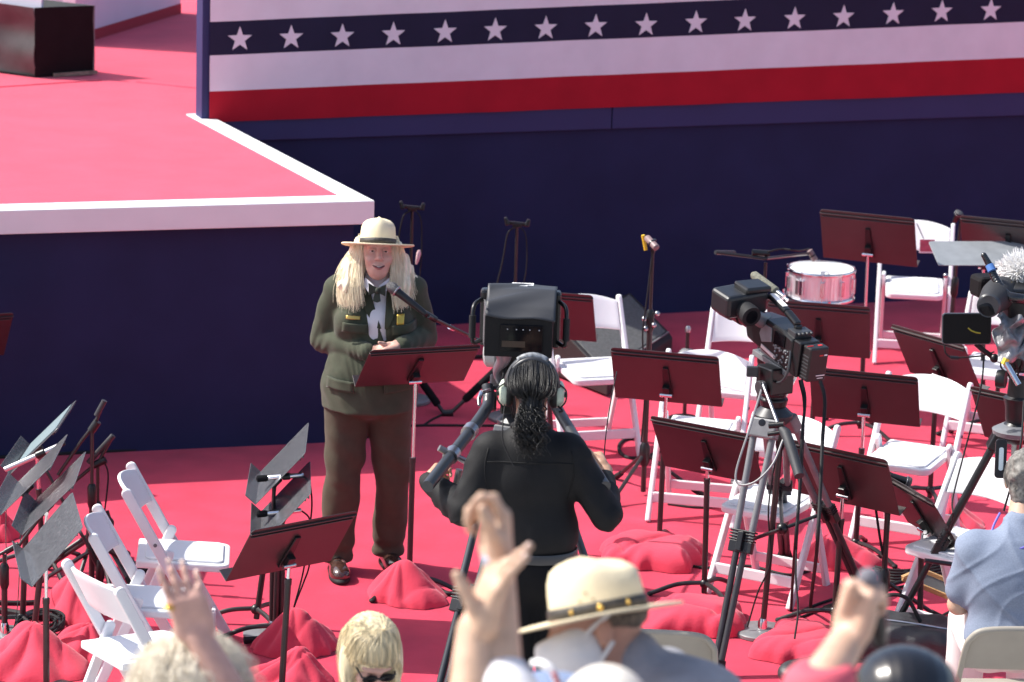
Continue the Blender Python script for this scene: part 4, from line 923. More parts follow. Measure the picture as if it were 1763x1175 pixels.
mb = MB(); P = [Rn @ Vector((x, y, 0)) + c_ + nf*.011 for x, y in ((.005, .004), (.02, -.008), (.04, -.016), (.06, -.019))]; mb.tube(P, .0035, 6); mb.build('yellow_reflection', mat('dull_yellow', (.35, .32, .03), .5), mn)  # reflection on the screen drawn as a yellow strip
mb = MB(); mb.tube([Q(1680, 592), Q(1692, 603), Q(1712, 617)], .012, 8); mb.tube([Q(1712, 617), Q(1760, 612)], .012, 8); mb.ball(Q(1712, 617), .02); mb.build('monitor_arm', BPL, rg, smooth=True)
mb = MB(); mb.tube(smoothline([Q(1626, 594), Q(1628, 608), Q(1640, 617), Q(1655, 616), Q(1690, 613), Q(1712, 606)]), .004, 6); mb.build('cable', RUB, rg, smooth=True); mb = MB(); mb.tube([Q(1636, 616), Q(1650, 617)], .009, 8); mb.build('plug', BPL, rg, smooth=True)
mb = MB(); mb.tube([Q(1724, 505, 15.25), Q(1716, 510, 15.1), Q(1706, 522, 15.0), Q(1703, 526, 14.95)], [.075, .07, .056, .05], 24); ev = mb.build('viewfinder', mat('viewfinder_cloth', (.02, .02, .023), .75, bump=.2, bs=60), rg, smooth=True)
mb = MB(); mb.tube([Q(1703, 526, 14.95), Q(1702.5, 526.5, 14.93), Q(1702, 527, 14.925)], [.050, .052, .045], 24); mb.build('eyepiece_ring', GPL, ev, smooth=True); mb = MB(); mb.tube([Q(1702, 527, 14.93), Q(1701.5, 527, 14.92)], [.044, .001], 24); mb.build('eyepiece_glass', GLASSB, ev, smooth=True)
mb = MB(); mb.box(Q(1705, 492, 15.6), (.16, .12, .10), rot('Z', 20)); mb.build('hood', BLACKB, rg, bevel=.02)
P = smoothline([Q(1694, 440, 15.1), Q(1704, 458, 15.1), Q(1716, 484, 15.08), Q(1733, 508, 15.05), Q(1752, 514, 15.05), Q(1775, 516, 15.1)], 6); mb = MB()
for i, p in enumerate(P): mb.ball(p, .013 + .010*min(1, i/22), nu=12, nv=8)
mb.tube(P, .008, 8); ga = mb.build('segmented_arm', mat('glossy_black', (.015, .015, .017), .2, spec=.7), rg, smooth=True); mb = MB(); mb.tube([Q(1703.5, 457, 15.09), Q(1708, 467, 15.08)], .019, 12); mb.build('blue_band', mat('blue_tape', (.08, .2, .5), .5), ga, smooth=True)
mb = MB(); g = np.random.RandomState(3); fc = Q(1760, 466, 15.35)
for i in range(2600):
    d = g.normal(size=3); d /= np.linalg.norm(d); d = Vector(d); a = fc + Vector((d.x*.070, d.y*.09, d.z*.038)); e = a + (d + Vector(g.normal(size=3))*.5)*.030; mb.tube([a, (a + e)/2 + Vector(g.normal(size=3))*.004, e], [.0036, .0026, .0008], 4, caps=False)
mb.ball(fc, (.072, .092, .04)); mb.build('fur_windscreen', mat('white_fur', (.80, .79, .78), .95, spec=.1), rg, smooth='all')
mb = MB(); mb.box(Q(1731, 489, 15.2), (.05, .02, .03), rot('Y', 10)); mb.build('yellow_label', YEL, rg)
mb = MB()
for k in range(14): mb.tube(smoothline([Q(1722 + g.rand()*40, 545 + g.rand()*20, 15.1), Q(1725 + g.rand()*36, 575 + g.rand()*20, 15.05), Q(1720 + g.rand()*45, 612 + g.rand()*20, 15.1), Q(1735 + g.rand()*20, 650, 15.2)]), .004, 6)
mb.build('cables', RUB, rg, smooth=True)
def bagf(a, b):
    p = Q(1716 + 54*a, 545 + 78*b, 15.02); return p + Vector((.02*math.sin(9*b + 3*a), .035*math.sin(8*a + 2*b) + .022*math.sin(17*b + 5*a), .018*math.sin(13*a + 4*b)))*(.4 + .6*math.sin(math.pi*min(1, b + .2)))
mb = MB(); mb.grid(bagf, 22, 26, .003); mb.build('plastic_cover', mat('grey_plastic_sheet', (.20, .20, .21), .22, spec=.7, var=.5, vs=18), rg, smooth='all')
mb = MB(); mb.tube([Q(1731, 624, 15.0), Q(1754, 663, 14.98)], .013, 10); mb.build('rod', CHROME, rg, smooth=True); mb = MB(); mb.tube([Q(1728, 628, 15.0), Q(1733, 618, 15.0)], .014, 8); mb.build('yellow_cap', YEL, rg, smooth=True)
mb = MB(); mb.lathe([(.001, -.02), (.038, -.02), (.042, 0), (.038, .02), (.001, .02)], 20, Q(1724, 653, 15.1), rot('Y', 90) @ rot('X', 20)); mb.build('side_knob', BPL, rg, smooth=True)
# ================================================================ beige chairs, bag, cables
BEIGE = mat('beige_chair_paint', (.34, .31, .26), .5, spec=.35, var=.06, vs=9)
def beige(label, cx, cy, yaw):
    t = thing('beige_folding_chair', label, 'folding chair', (cx, cy, 0), yaw, 'beige metal folding chairs')
    P = [(-.215, -.27, 0), (-.215, .02, .45), (-.215, .17, .70), (-.20, .205, .765), (-.15, .22, .80), (0, .228, .808), (.15, .22, .80), (.20, .205, .765), (.215, .17, .70), (.215, .02, .45), (.215, -.27, 0)]
    m = MB(); Q = []
    for i, p in enumerate(P): Q.append(p)
    m.tube(smoothline(Q, 5), .0125, 10); m.build('frame', BEIGE, t, smooth=True)
    m = MB()
    def bk(a, b):
        x = -.205 + .41*a; k = 1 - (2*a - 1)**2; e = 1 - max(0, abs(2*a-1) - .72)/.28*.55
        z = .62 + (.185*b - .0)*(1 if b < .5 else e*.5 + .5); return (x, .13 + (z - .62)*.5 + .018*k, z)
    m.grid(bk, 16, 6, -.008); m.build('backrest', BEIGE, t, smooth=True)
    m = MB(); m.prism(rpoly(.39, .40, .06, 5), .022, None, (0, -.03, .445)); m.build('seat', BEIGE, t, bevel=.006)
    for s in (-1, 1): m = MB(); m.tube([(s*.19, -.20, .43), (s*.19, .24, .0)], .0115, 10); m.build('rear_leg', BEIGE, t, smooth=True)
    for y, z in ((-.19, .12), (.16, .09)): m = MB(); m.cyl((-.2, y, z), (.2, y, z), .009, 8); m.build('stretcher', BEIGE, t, smooth=True)
    return t
q = G(1665, 1085, .80); w = G(1150, 1094, .80)
beige('beige metal folding chair carrying the man in the blue shirt', q.x + .205, q.y + .23, 184)
beige('beige metal folding chair between the ranger hat and the middle tripod', w.x - .02, w.y + .23, 176)
beige('beige metal folding chair carrying the blonde woman at the lower edge', -.44, 11.12, 0)
# black bag on the floor
t = thing('black_bag', 'black soft equipment bag with a strap on the floor beside the man in blue', 'bag', G(1545, 1132), -18); F = Field()
F.u(f_box((0, 0, .09), (.26, .15, .085), .05), .02); F.disp = lambda p: .010*wob(p, 22, 3) + .006*wob(p, 55, 4)
F.mesh((-.32, -.22, .0), (.32, .22, .24), .012, 'body', mat('black_nylon', (.035, .036, .04), .5, spec=.5, bump=.2, bs=120), t)
m = MB(); m.tube(smoothline([(-.1, -.05, .17), (-.08, -.02, .27), (.02, 0, .28), (.09, .02, .17)]), .009, 8); m.build('strap', RUB, t, smooth=True)
m = MB(); m.tube(smoothline([(-.24, -.05, .175), (0, -.06, .186), (.24, -.05, .175)]), .005, 6); m.build('zip', STEEL, t, smooth=True)
t = thing('black_cover_heap', 'small black cover lying by a cable below the red cover', 'bag', G(1398, 1168), 20); F = Field(); F.ell((0, 0, .03), (.16, .10, .06)); F.ell((.08, .02, .05), (.08, .07, .05)); F.disp = lambda p: .010*wob(p, 30, 8)
F.mesh((-.22, -.16, 0), (.22, .16, .14), .01, 'body', MATS['black_nylon'], t)
# cables on the floor
def floor(P, z=.006): return [G(u, v, z) for u, v in P]
def hang(P): return [PD(u, v, d) for u, v, d in P]
cable('thick black cable along the foot of the stage front', floor([(-20, 789), (120, 781), (300, 771), (460, 763), (560, 757), (640, 752)]), .011)
cable('black cable running behind the woman towards the big camera', floor([(640, 737), (720, 733), (800, 733), (880, 735), (960, 748), (1050, 752), (1090, 757)]), .008)
cable('thin cable from the padded stand to the wall side', floor([(728, 733), (745, 722), (762, 714)]), .006)
cable('pair of dark bars on the floor behind the music stand desk', floor([(800, 615), (830, 614), (870, 612)], .012), .012)
cable('curled black cable beside the tall microphone stand', floor([(1100, 752), (1072, 760), (1066, 775), (1080, 788), (1110, 787), (1135, 778)]), .010)
cable('cable between the white chairs left of the middle tripod', floor([(1150, 868), (1200, 874), (1250, 872), (1330, 868)]), .007)
cable('cable crossing under the white chair behind the tripod', floor([(1170, 970), (1215, 978), (1290, 975), (1365, 990), (1440, 965), (1520, 958)]), .008)
cable('cable from the round stand base sweeping right', floor([(1316, 1085), (1360, 1062), (1410, 1040), (1470, 1022), (1540, 1005), (1600, 985)]), .007)
cable('second cable from the round stand base sweeping right', floor([(1322, 1087), (1372, 1066), (1422, 1046), (1475, 1030), (1545, 1012), (1610, 996)]), .006)
for k in range(5): cable('one of the black cables bunched right of the red cover', floor([(1500 + 3*k, 975 + 4*k), (1540, 982 + 5*k), (1580, 980 + 4*k), (1630, 968 + 6*k), (1690, 962 + 8*k)]), .007, group='bunched black cables by the white chairs')
cable('thin cable curving in front of the wooden frame to the right', floor([(1556, 1052), (1600, 1062), (1650, 1064), (1720, 1068)]), .005)
cable('black cable hanging from the shoulder camera down to the floor', hang([(1380, 655, 15.3), (1386, 690, 15.2), (1380, 760, 15.1), (1376, 850, 15.0), (1368, 950, 15.0)]) + floor([(1362, 1050), (1362, 1110), (1358, 1175)], .01), .007)
cable('thick black cable with a green collar hanging behind the camera', hang([(1412, 655, 15.3), (1420, 690, 15.2), (1416, 760, 15.1), (1412, 850, 15.0), (1406, 950, 15.0)]) + floor([(1395, 1050), (1400, 1110), (1412, 1150)], .012), .0085)
cable('thin looped cable hanging from the shoulder camera', hang([(1376, 655, 15.25), (1384, 700, 15.2), (1381, 800, 15.1), (1374, 900, 15.0), (1370, 985, 14.95), (1374, 1050, 14.9), (1368, 1100, 14.85)]), .0045)
cable('grey cable looping across the middle tripod legs', hang([(1312, 668, 15.1), (1290, 740, 14.95), (1268, 810, 14.9), (1272, 834, 14.88), (1300, 830, 14.85), (1330, 800, 14.85), (1348, 758, 14.9)]), .005, mat('grey_cable', (.22, .22, .23), .5))
cable('thin cable hanging from the right rig to the floor', hang([(1694, 612, 15.1), (1690, 660, 15.1), (1676, 720, 15.1), (1660, 780, 15.1), (1640, 860, 15.0), (1638, 900, 15.0)]) + floor([(1600, 965), (1556, 985)], .01), .004)
cable('black cable hanging behind the grey haired man', hang([(1763, 690, 15.0), (1758, 760, 14.9), (1745, 820, 14.9), (1728, 880, 14.9)]), .005)
cable('red wire hanging at the right tripod collar', hang([(1772, 690, 15.05), (1762, 740, 14.95), (1758, 780, 14.95)]), .003, REDP)
cable('thin wire running down beside the man in the black shirt', hang([(1062, 640, 14.6), (1050, 700, 14.4), (1042, 760, 14.2), (1038, 830, 14.0)]), .0025)
for k in range(9):
    a0 = G(62 + (k % 3)*4, 1068 + (k % 4)*3, .02 + .007*k); P = [a0 + Vector((.085*math.cos(R_(36*j + 20*k))*(1 + .1*(k % 3)), .15*math.sin(R_(36*j + 20*k)), .006*math.sin(j + k))) for j in range(11)]
    cable('loop of black cable coiled on the floor by the left red covers', P, .006, group='coiled cable loops at far left', name='cable_loop', k=4)
cable('black power lead with plug at far left', floor([(-10, 1037), (30, 1038), (70, 1036), (130, 1030), (175, 1020)], .012), .011)
cable('thick black lead at far left behind the coil', floor([(-10, 1050), (25, 1055), (60, 1062), (110, 1064)], .014), .016)
cable('thin wire hanging at the left picture edge', hang([(12, 830, 16.2), (10, 920, 15.8), (12, 1000, 15.4), (4, 1080, 15.2)]), .0022)
cable('thin wire hanging from the grey desks at far left', hang([(36, 880, 15.8), (34, 960, 15.6), (28, 1060, 15.3), (6, 1150, 15.0)]), .0022)
cable('cable lying by the wide music stand foot', floor([(430, 1100), (455, 1096), (480, 1085), (500, 1062)]), .006)
cable('black pipe lying left of the crumpled red cover', floor([(420, 1103), (452, 1101)], .02), .016)
cable('black cable leading from the right chair foot to the floor', floor([(1596, 1108), (1606, 1075), (1640, 1052), (1690, 1045)], .01), .007)
cable('yellow cable curled at the bottom near the black cover', floor([(1345, 1190), (1372, 1168), (1410, 1160), (1450, 1172)], .01), .006, YEL)
cable('black cable beside the cover in front of the woman', floor([(742, 1005), (770, 1022), (800, 1018)], .012), .012)
# ================================================================ people
def skin(name, c): return mat(name, c, .48, spec=.45, var=.10, vs=30, bump=.06, bs=260, sss=.12, detail=5)
SK1 = skin('fair_rosy_skin', (.57, .335, .27)); SK2 = skin('light_skin', (.56, .36, .26)); SK3 = skin('tan_skin', (.46, .27, .18)); SK4 = skin('warm_skin', (.56, .37, .26))
STRAW = mat('straw_felt', (.78, .67, .46), .8, spec=.2, var=.06, vs=20, bump=.18, bs=300)
BANDM = mat('dark_hat_band', (.035, .03, .025), .5, var=.6, vs=60, bump=.3, bs=200)
GOLD = mat('gold_metal', (.75, .50, .14), .3, metal=1.0)
EYEW = mat('eye_white', (.62, .58, .55), .3); EYED = mat('eye_dark', (.02, .018, .015), .2); LIP = mat('lip_pink', (.38, .12, .11), .45); TEETH = mat('teeth', (.6, .55, .5), .3)
I3 = Matrix.Identity(3)
def add_head(F, C, R=I3, s=1.0, nose=1.0, k=.02):
    C = Vector(C); q = lambda x, y, z: C + R @ (Vector((x, y, z))*s)
    E = lambda c, r, kk=k: F.ell(q(*c), tuple(a*s for a in r), R, kk)
    E((0, .018, .032), (.074, .093, .088), .03); E((0, -.030, -.035), (.060, .062, .080), .03); E((0, -.045, -.088), (.040, .042, .038), .025)
    E((0, -.07, .030), (.058, .028, .016), .02)
    for x in (-1, 1):
        E((x*.038, -.068, -.030), (.026, .024, .026), .02); F.cut(f_ell(q(x*.031, -.098, .008), (.017*s, .012*s, .010*s), R), .012)
        E((x*.031, -.078, .006), (.0125, .0125, .0125), .004); E((x*.077, .012, -.01), (.011, .020, .032), .006); F.cut(f_ell(q(x*.088, .004, -.006), (.006*s, .010*s, .016*s), R), .006)
    F.cone(q(0, -.086, .018), q(0, -.112*nose, -.028), .009*s, .0125*s, .014); E((-.011, -.100, -.033), (.009, .010, .008), .008); E((.011, -.100, -.033), (.009, .010, .008), .008)
    E((0, -.090, -.062), (.024, .010, .007), .008); E((0, -.086, -.076), (.022, .010, .008), .008)
    F.cut(f_ell(q(0, -.1, -.069), (.024*s, .010*s, .0022*s), R), .004)
    return q
def face_bits(parent, q, R, s=1.0, smile=True, eyes=True, brow=None):
    if eyes:
        for x in (-1, 1):
            m = MB(); m.cur = 0; m.ball(q(x*.031, -.0815, .005), (.0118*s, .0118*s, .0062*s), R, 12, 8); m.cur = 1; m.ball(q(x*.031, -.0905, .0045), (.0068*s, .0030*s, .0048*s), R, 10, 6)
            m.build('eye', [EYEW, EYED], parent, smooth='all')
            m = MB(); m.tube(smoothline([q(x*.015, -.092, .008), q(x*.031, -.0945, .0105), q(x*.047, -.087, .007)], 5), .0042*s, 6); m.build('eyelid', parent.data.materials[0] if parent.data else SK1, parent, smooth=True)
    if brow is not None:
        for x in (-1, 1): m = MB(); m.tube(smoothline([q(x*.013, -.099, .030), q(x*.03, -.0975, .036), q(x*.05, -.086, .031)], 5), [.003*s]*11, 6); m.build('eyebrow', brow, parent, smooth=True)
    if smile:
        m = MB(); m.tube(smoothline([q(-.028, -.086, -.062), q(-.014, -.0975, -.069), q(0, -.100, -.0715), q(.014, -.0975, -.069), q(.028, -.086, -.062)], 4), [.0015*s] + [.0036*s]*15 + [.0015*s], 8); m.build('mouth', mat('mouth_dark', (.09, .02, .02), .5), parent, smooth=True)
        m = MB(); m.tube(smoothline([q(-.020, -.094, -.0655), q(0, -.1015, -.0695), q(.020, -.094, -.0655)], 5), .0022*s, 6); m.build('teeth', TEETH, parent, smooth=True)
        m = MB(); m.tube(smoothline([q(-.025, -.088, -.066), q(0, -.1015, -.0785), q(.025, -.088, -.066)], 5), [.0015*s] + [.0042*s]*9 + [.0015*s], 8); m.build('lower_lip', LIP, parent, smooth=True)
def add_hand(F, w, d, n, th=1, s=1.0, curl=(25, 30, 20), spread=4, tdir=None, each=None, k=.010, tcurl=20):
    """w wrist, d finger direction, n the way the palm faces, th=+1/-1 thumb side (d x n times th)"""
    w = Vector(w); d = Vector(d).normalized(); n = Vector(n); n = (n - d*n.dot(d)).normalized(); l = d.cross(n).normalized()*th
    P = lambda a, b, c: w + (d*a + l*b + n*c)*s
    Rm = Matrix((l, d, n)).transposed()
    F.u(f_box(P(.050, 0, 0), (.039*s, .047*s, .0135*s), .0125*s, Rm), .016); F.ell(P(.035, .022, .008), (.020*s, .036*s, .017*s), Rm, .014); F.ell(P(.04, -.025, .006), (.016*s, .036*s, .015*s), Rm, .014)
    tips = []
    for i, (b, Ln, r) in enumerate(((.030, .078, .0095), (.010, .086, .0098), (-.010, .080, .0093), (-.029, .063, .0083))):
        cu = each[i] if each else curl; fd = (d + l*math.tan(R_(spread*(1.5 - i)))).normalized(); ax = fd.cross(n).normalized()
        p = P(.088 - (.004 if i in (0, 2) else .010 if i == 3 else 0), b, 0); ang = 0; pts = [p]; rs = [r*1.12*s]
        for sg, a in zip((.46, .30, .24), cu):
            ang += a; v = (fd*math.cos(R_(ang)) + n*math.sin(R_(ang))); p = p + v*Ln*sg*s; pts.append(p); rs.append(r*s*(1.0 - .12*len(rs)))
        F.cone(P(.055, b*.85, 0), pts[0], r*1.15*s, r*1.16*s, k); F.chain(pts, rs, .0035); F.u(f_ell(pts[1], (rs[1]*1.10,)*3), .003); tips.append(pts)
    t0 = P(.022, .026, .006); td = (Vector(tdir) if tdir else (d*.62 + l*.72 + n*.30)).normalized()
    t1 = t0 + td*.040*s; td2 = (td*math.cos(R_(tcurl)) + d*math.sin(R_(tcurl))).normalized(); t2 = t1 + td2*.034*s; t3 = t2 + td2*.024*s
    F.chain([t0, t1, t2, t3], [.0165*s, .0125*s, .0115*s, .0085*s], .012)
    return tips, (t0, t1, t2, t3)
NAIL = mat('finger_nail', (.66, .46, .38), .28, spec=.6)
def nails(parent, tips, n, w=.0055):
    for pts in tips:
        v = (pts[-1] - pts[-2]).normalized(); b = -Vector(n); b = (b - v*b.dot(v)).normalized(); c = pts[-1]*.85 + pts[-2]*.15 + b*.0062
        m = MB(); m.ball(c, (w, .0075, .0022), Matrix((v.cross(b), v, b)).transposed(), 10, 6); m.build('nail', NAIL, parent, smooth='all')
def trace(F, p, d, far=.6):
    p = A3(p); d = A3(d)/np.linalg.norm(A3(d)); t = 0
    for _ in range(60):
        e = float(F((p + d*t)[None])[0]); t += e*.8
        if abs(e) < 4e-4 or t > far: break
    return Vector(p + d*t)
def strands(name, m, parent, guides, n, r=.0032, jit=.012, seed=1, curl=0.0, taper=.35, wid=None, ends=(.80, 1.04)):
    g = np.random.RandomState(seed); mb = MB()
    for _ in range(n):
        i = g.randint(len(guides) - 1); t = g.rand(); A_, B_ = guides[i], guides[i+1]; K = len(A_)
        j0 = Vector(g.normal(size=3))*jit; j1 = Vector(g.normal(size=3))*jit*1.6; P = []
        for q in range(K):
            s_ = q/(K-1); p = Vector(A_[q])*(1-t) + Vector(B_[q])*t + j0*(1-s_) + j1*s_
            P.append(p)
        cutl = g.uniform(*ends); P = [P[0] + (p_ - P[0])*(1 - (1-cutl)*(i_/(K-1))**2) for i_, p_ in enumerate(P)]
        P = smoothline(P, 4 if not curl else 9)
        if curl:
            ph = g.rand()*6.28; fr = g.uniform(.8, 1.3); N = len(P)
            P = [p + Vector((math.cos(ph + fr*i_*1.05), math.sin(ph + fr*i_*1.05), .3*math.sin(fr*i_)))*curl*min(1, i_/6) for i_, p in enumerate(P)]
        N = len(P); mb.tube(P, [r*(1 - (1-taper)*(i_/(N-1))**2) for i_ in range(N)], 5, caps=False)
    return mb.build(name, m, parent, smooth='all')
def campaign_hat(parent, C, R, s=1.0, rx=.083, ry=.098, brim=.172, name='hat', droop=.006):
    """C: centre of the brim plane; -Y of R is the front"""
    m = MB(); nu = 72; C = Vector(C); prof = []
    rows = [(1.0, 0, 0)]
    def ring(f):                                         # f: list of (x,y,z) per angle
        return f
    L = []
    def addring(fn): L.append([fn(2*math.pi*j/nu) for j in range(nu)])
    for t in (1.0, 1.0, .85, .7, .6):                     # under side of the brim inwards, then over the top outwards is added below
        pass
    br = lambda a: (brim - 0.0)*1.0
    for f in (.52, .75, .95, .995): addring(lambda a, f=f: (f*brim*.985*math.cos(a), f*brim*1.03*math.sin(a), -.0035 - droop*0 + .004*f*math.cos(2*a)))
    for f in (1.0,): addring(lambda a, f=f: (f*brim*.985*math.cos(a), f*brim*1.03*math.sin(a), .004*math.cos(2*a)))
    for f in (.995, .95, .75, .58): addring(lambda a, f=f: (f*brim*.985*math.cos(a), f*brim*1.03*math.sin(a), .0035 + .004*f*math.cos(2*a)))
    for z, k, p in ((.004, 1.0, 0), (.03, .985, .0), (.06, .965, .02), (.085, .93, .10), (.102, .84, .24), (.115, .66, .42), (.122, .42, .55), (.126, .16, .5)):
        def cr(a, z=z, k=k, p=p):
            w = abs(math.sin(2*(a)))**1.5 if True else 0      # pinched at four places, ridges on the axes
            kk = k*(1 - p*.38*w); return (rx*kk*math.cos(a), ry*kk*math.sin(a), z - .016*p*w + (.006 if z > .1 else 0)*math.sin(a)*-1)
        addring(cr)
    V = [R @ (Vector(v)*s) + C for r in L for v in r]; F = []
    for i in range(len(L)-1):
        for j in range(nu): F.append((i*nu+j, i*nu+(j+1) % nu, (i+1)*nu+(j+1) % nu, (i+1)*nu+j))
    V.append(R @ (Vector((0, 0, .1265))*s) + C); b = (len(L)-1)*nu
    for j in range(nu): F.append((b+j, b+(j+1) % nu, len(V)-1))
    h = m.add(V, F).build(name, STRAW, parent, smooth='all')
    m = MB(); m.lathe([(1.0, .004), (1.035, .006), (1.03, .028), (.99, .030)], 60, capb=False, capt=False)
    m.v = [tuple(R @ (Vector((x*rx, y*ry, z))*s) + C) for x, y, z in m.v]; m.build('hat_band', BANDM, h, smooth='all')
    return h
def person(label, loc, group=None): return thing('person', label, 'person', loc, 0, group)

# ---------------------------------------------------------------- the speaker
wo_ = person('woman in green ranger jacket and straw hat speaking with her hands clasped', (-.675, 15.67, 0))
JGREEN = mat('green_wool', (.062, .069, .046), .85, spec=.2, var=.10, vs=25, bump=.15, bs=350, sheen=.12)
TGREEN = mat('olive_brown_trousers', (.074, .064, .044), .85, spec=.2, var=.08, vs=25, bump=.12, bs=350, sheen=.1)
WSH = mat('white_shirt_cloth', (.72, .70, .74), .7, bump=.1, bs=200)
HR = rot('Z', 7) @ rot('X', -15) @ rot('Y', 2); HC = Vector((.047, -.050, 1.545))
B = Field(); q = add_head(B, HC, HR, .99)
B.cone((.045, .0, 1.36), (.047, -.03, 1.50), .056, .050, .02)
B.ell((.03, .0, 1.22), (.15, .10, .18), None, .04).ell((.025, 0, .95), (.16, .12, .2), None, .05).cone((-.11, .02, 1.35), (.17, .02, 1.35), .05, .05, .04)
aL = [(-.14, .02, 1.34), (-.200, .05, 1.11), (.02, -.185, 1.115)]; aR = [(.21, .02, 1.35), (.268, .055, 1.14), (.150, -.19, 1.145)]
B.chain(aL, [.048, .042, .029], .03); B.chain(aR, [.048, .042, .029], .03)
lL = [(-.070, .0, .86), (-.085, -.012, .46), (-.112, .012, .07)]; lR = [(.100, .02, .86), (.132, .045, .47), (.112, .135, .07)]
B.chain(lL, [.085, .06, .045], .03); B.chain(lR, [.085, .06, .045], .03)
B.cone((-.112, .012, .06), (-.09, -.12, .04), .035, .03); B.cone((.112, .135, .06), (.16, .03, .04), .035, .03)
add_hand(B, (.030, -.195, 1.118), (1, -.25, -.06), (.05, .45, -.9), th=1, s=.93, curl=(28, 38, 28), spread=2, tdir=(.8, -.3, .5))
add_hand(B, (.158, -.195, 1.142), (-1, -.42, -.22), (.0, -.4, -1), th=-1, s=.93, curl=(22, 42, 30), spread=2, tdir=(-.6, -.5, .55))
wb = B.mesh((-.34, -.36, 0), (.42, .26, 1.72), .0055, 'body', SK1, wo_)
face_bits(wb, q, HR, .99, True, True, mat('fair_brow', (.40, .25, .16), .8))
for c in list(wb.children): c.parent = wo_
J = Field()
J.ell((.035, .005, 1.235), (.188, .128, .19), None, .05).ell((.03, -.02, 1.03), (.192, .150, .20), None, .06).ell((.02, .0, .90), (.222, .168, .17), None, .06)
J.ell((-.055, -.085, 1.225), (.085, .075, .085), None, .04).ell((.125, -.085, 1.225), (.085, .075, .085), None, .04)
J.cone((-.115, .02, 1.36), (.185, .02, 1.365), .066, .066, .05).cone((.04, .02, 1.36), (.045, .015, 1.42), .075, .062, .03)
J.u(f_cone((.02, .0, .95), (.02, -.005, .78), .19, .212), .05)
NT_ = len(J.p)
J.chain([(-.135, .02, 1.345), (-.204, .055, 1.105), (.010, -.178, 1.112)], [.069, .060, .044], .03)
J.chain([(.205, .02, 1.355), (.272, .062, 1.135), (.172, -.178, 1.142)], [.069, .060, .044], .03)
J.cut(lambda p: p[:, 2] - (.812 + .02*p[:, 0]), .006)
J.cut(f_ell((.045, -.03, 1.46), (.066, .07, .075)), .006)
J1 = Field(); J1.p = [q_ for q_ in J.p[:NT_]]
J.cut(lambda p: np.maximum(np.maximum(np.abs(p[:, 0] - (.052 + .16*(1.40 - p[:, 2]))) - np.clip(.036*(p[:, 2] - 1.165)/.2, 0, .048) - .007, p[:, 1] + .03), np.maximum(1.150 - p[:, 2], p[:, 2] - 1.46)), .004)
fj = lambda p: (.0018*np.sin(62*(p[:, 2] + .9*p[:, 0] + .3*np.sin(14*p[:, 0])))*np.exp(-((p[:, 2] - 1.06)/.12)**2) + .004*wob(p, 22, 12) + .0026*wob(p, 55, 13) - .0035*np.abs(np.sin(19*p[:, 2] + 22*p[:, 0] + 2.4*wob(p, 10, 14)))*np.clip((np.abs(p[:, 0] - .03) - .12)/.06, 0, 1))
J.disp = fj
jk = J.mesh((-.36, -.33, .79), (.42, .27, 1.48), .0062, 'jacket', JGREEN, wo_)
S_ = Field(); S_.ell((.035, .008, 1.235), (.176, .116, .18), None, .05).ell((.055, -.075, 1.225), (.10, .070, .085), None, .05).ell((.04, -.02, 1.08), (.15, .125, .15), None, .05).cone((.042, .0, 1.34), (.047, -.02, 1.437), .068, .058, .03)
S_.cut(f_ell((.048, -.05, 1.475), (.058, .06, .045)), .006); S_.mesh((-.2, -.25, .95), (.28, .2, 1.47), .0065, 'shirt', WSH, wo_)
def patch(Fd, name, m, parent, c, w, h, thick, ang=0, dirv=(0, 1, 0)):
    mb = MB(); ca, sa_ = math.cos(R_(ang)), math.sin(R_(ang))
    def fn(a, b):
        x, z = (a - .5)*w, (b - .5)*h; p = trace(Fd, (c[0] + x*ca - z*sa_, -.5, c[1] + x*sa_ + z*ca), dirv, 1.0); return p - Vector((0, thick, 0))
    mb.grid(fn, 8, 5, -thick*1.2); return mb.build(name, m, parent, smooth='all')
pk = patch(J, 'pocket_flap', JGREEN, jk, (-.045, 1.215), .112, .042, .007, -4); m = MB(); m.ball(trace(J, (-.043, -.5, 1.205), (0, 1, 0), 1) - Vector((0, .009, 0)), (.008, .005, .008)); m.build('button', mat('dark_button', (.10, .09, .06), .35, metal=.6), pk, smooth='all')
patch(J, 'pocket_flap', JGREEN, jk, (.175, 1.215), .10, .042, .007, 4)
patch(J, 'name_tag', GOLD, wo_, (-.055, 1.262), .062, .014, .006, -2)
bg_ = patch(J, 'badge', mat('gold_badge', (.72, .50, .10), .38, metal=.7), wo_, (.160, 1.258), .030, .042, .008, 0)
def lapel(side):
    def fn(a, b):
        z = 1.398 - .185*b; xc_ = .052 + .16*(1.40 - z); wv = min(max(.036*(z - 1.165)/.2, 0), .048) + .004
        wd_ = .016 + .032*math.sin(math.pi*min(1, .1 + .9*b))
        x = xc_ + side*(wv - .004 + a*wd_); p = trace(J1, (x, -.5, z), (0, 1, 0), 1.0); return p - Vector((0, .005 + .006*a*(1-b), 0))
    mb = MB(); mb.grid(fn, 6, 26, -.005*side); return mb.build('lapel', mat('green_wool_lapel', (.052, .058, .038), .85, spec=.2, bump=.15, bs=350), jk, smooth='all')
lapel(-1); lapel(1)
for (x_, z_, w_, a_) in ((-.105, .945, .125, -3), (.155, .945, .12, 4)): patch(J, 'hip_pocket_flap', JGREEN, jk, (x_, z_), w_, .05, .008, a_)

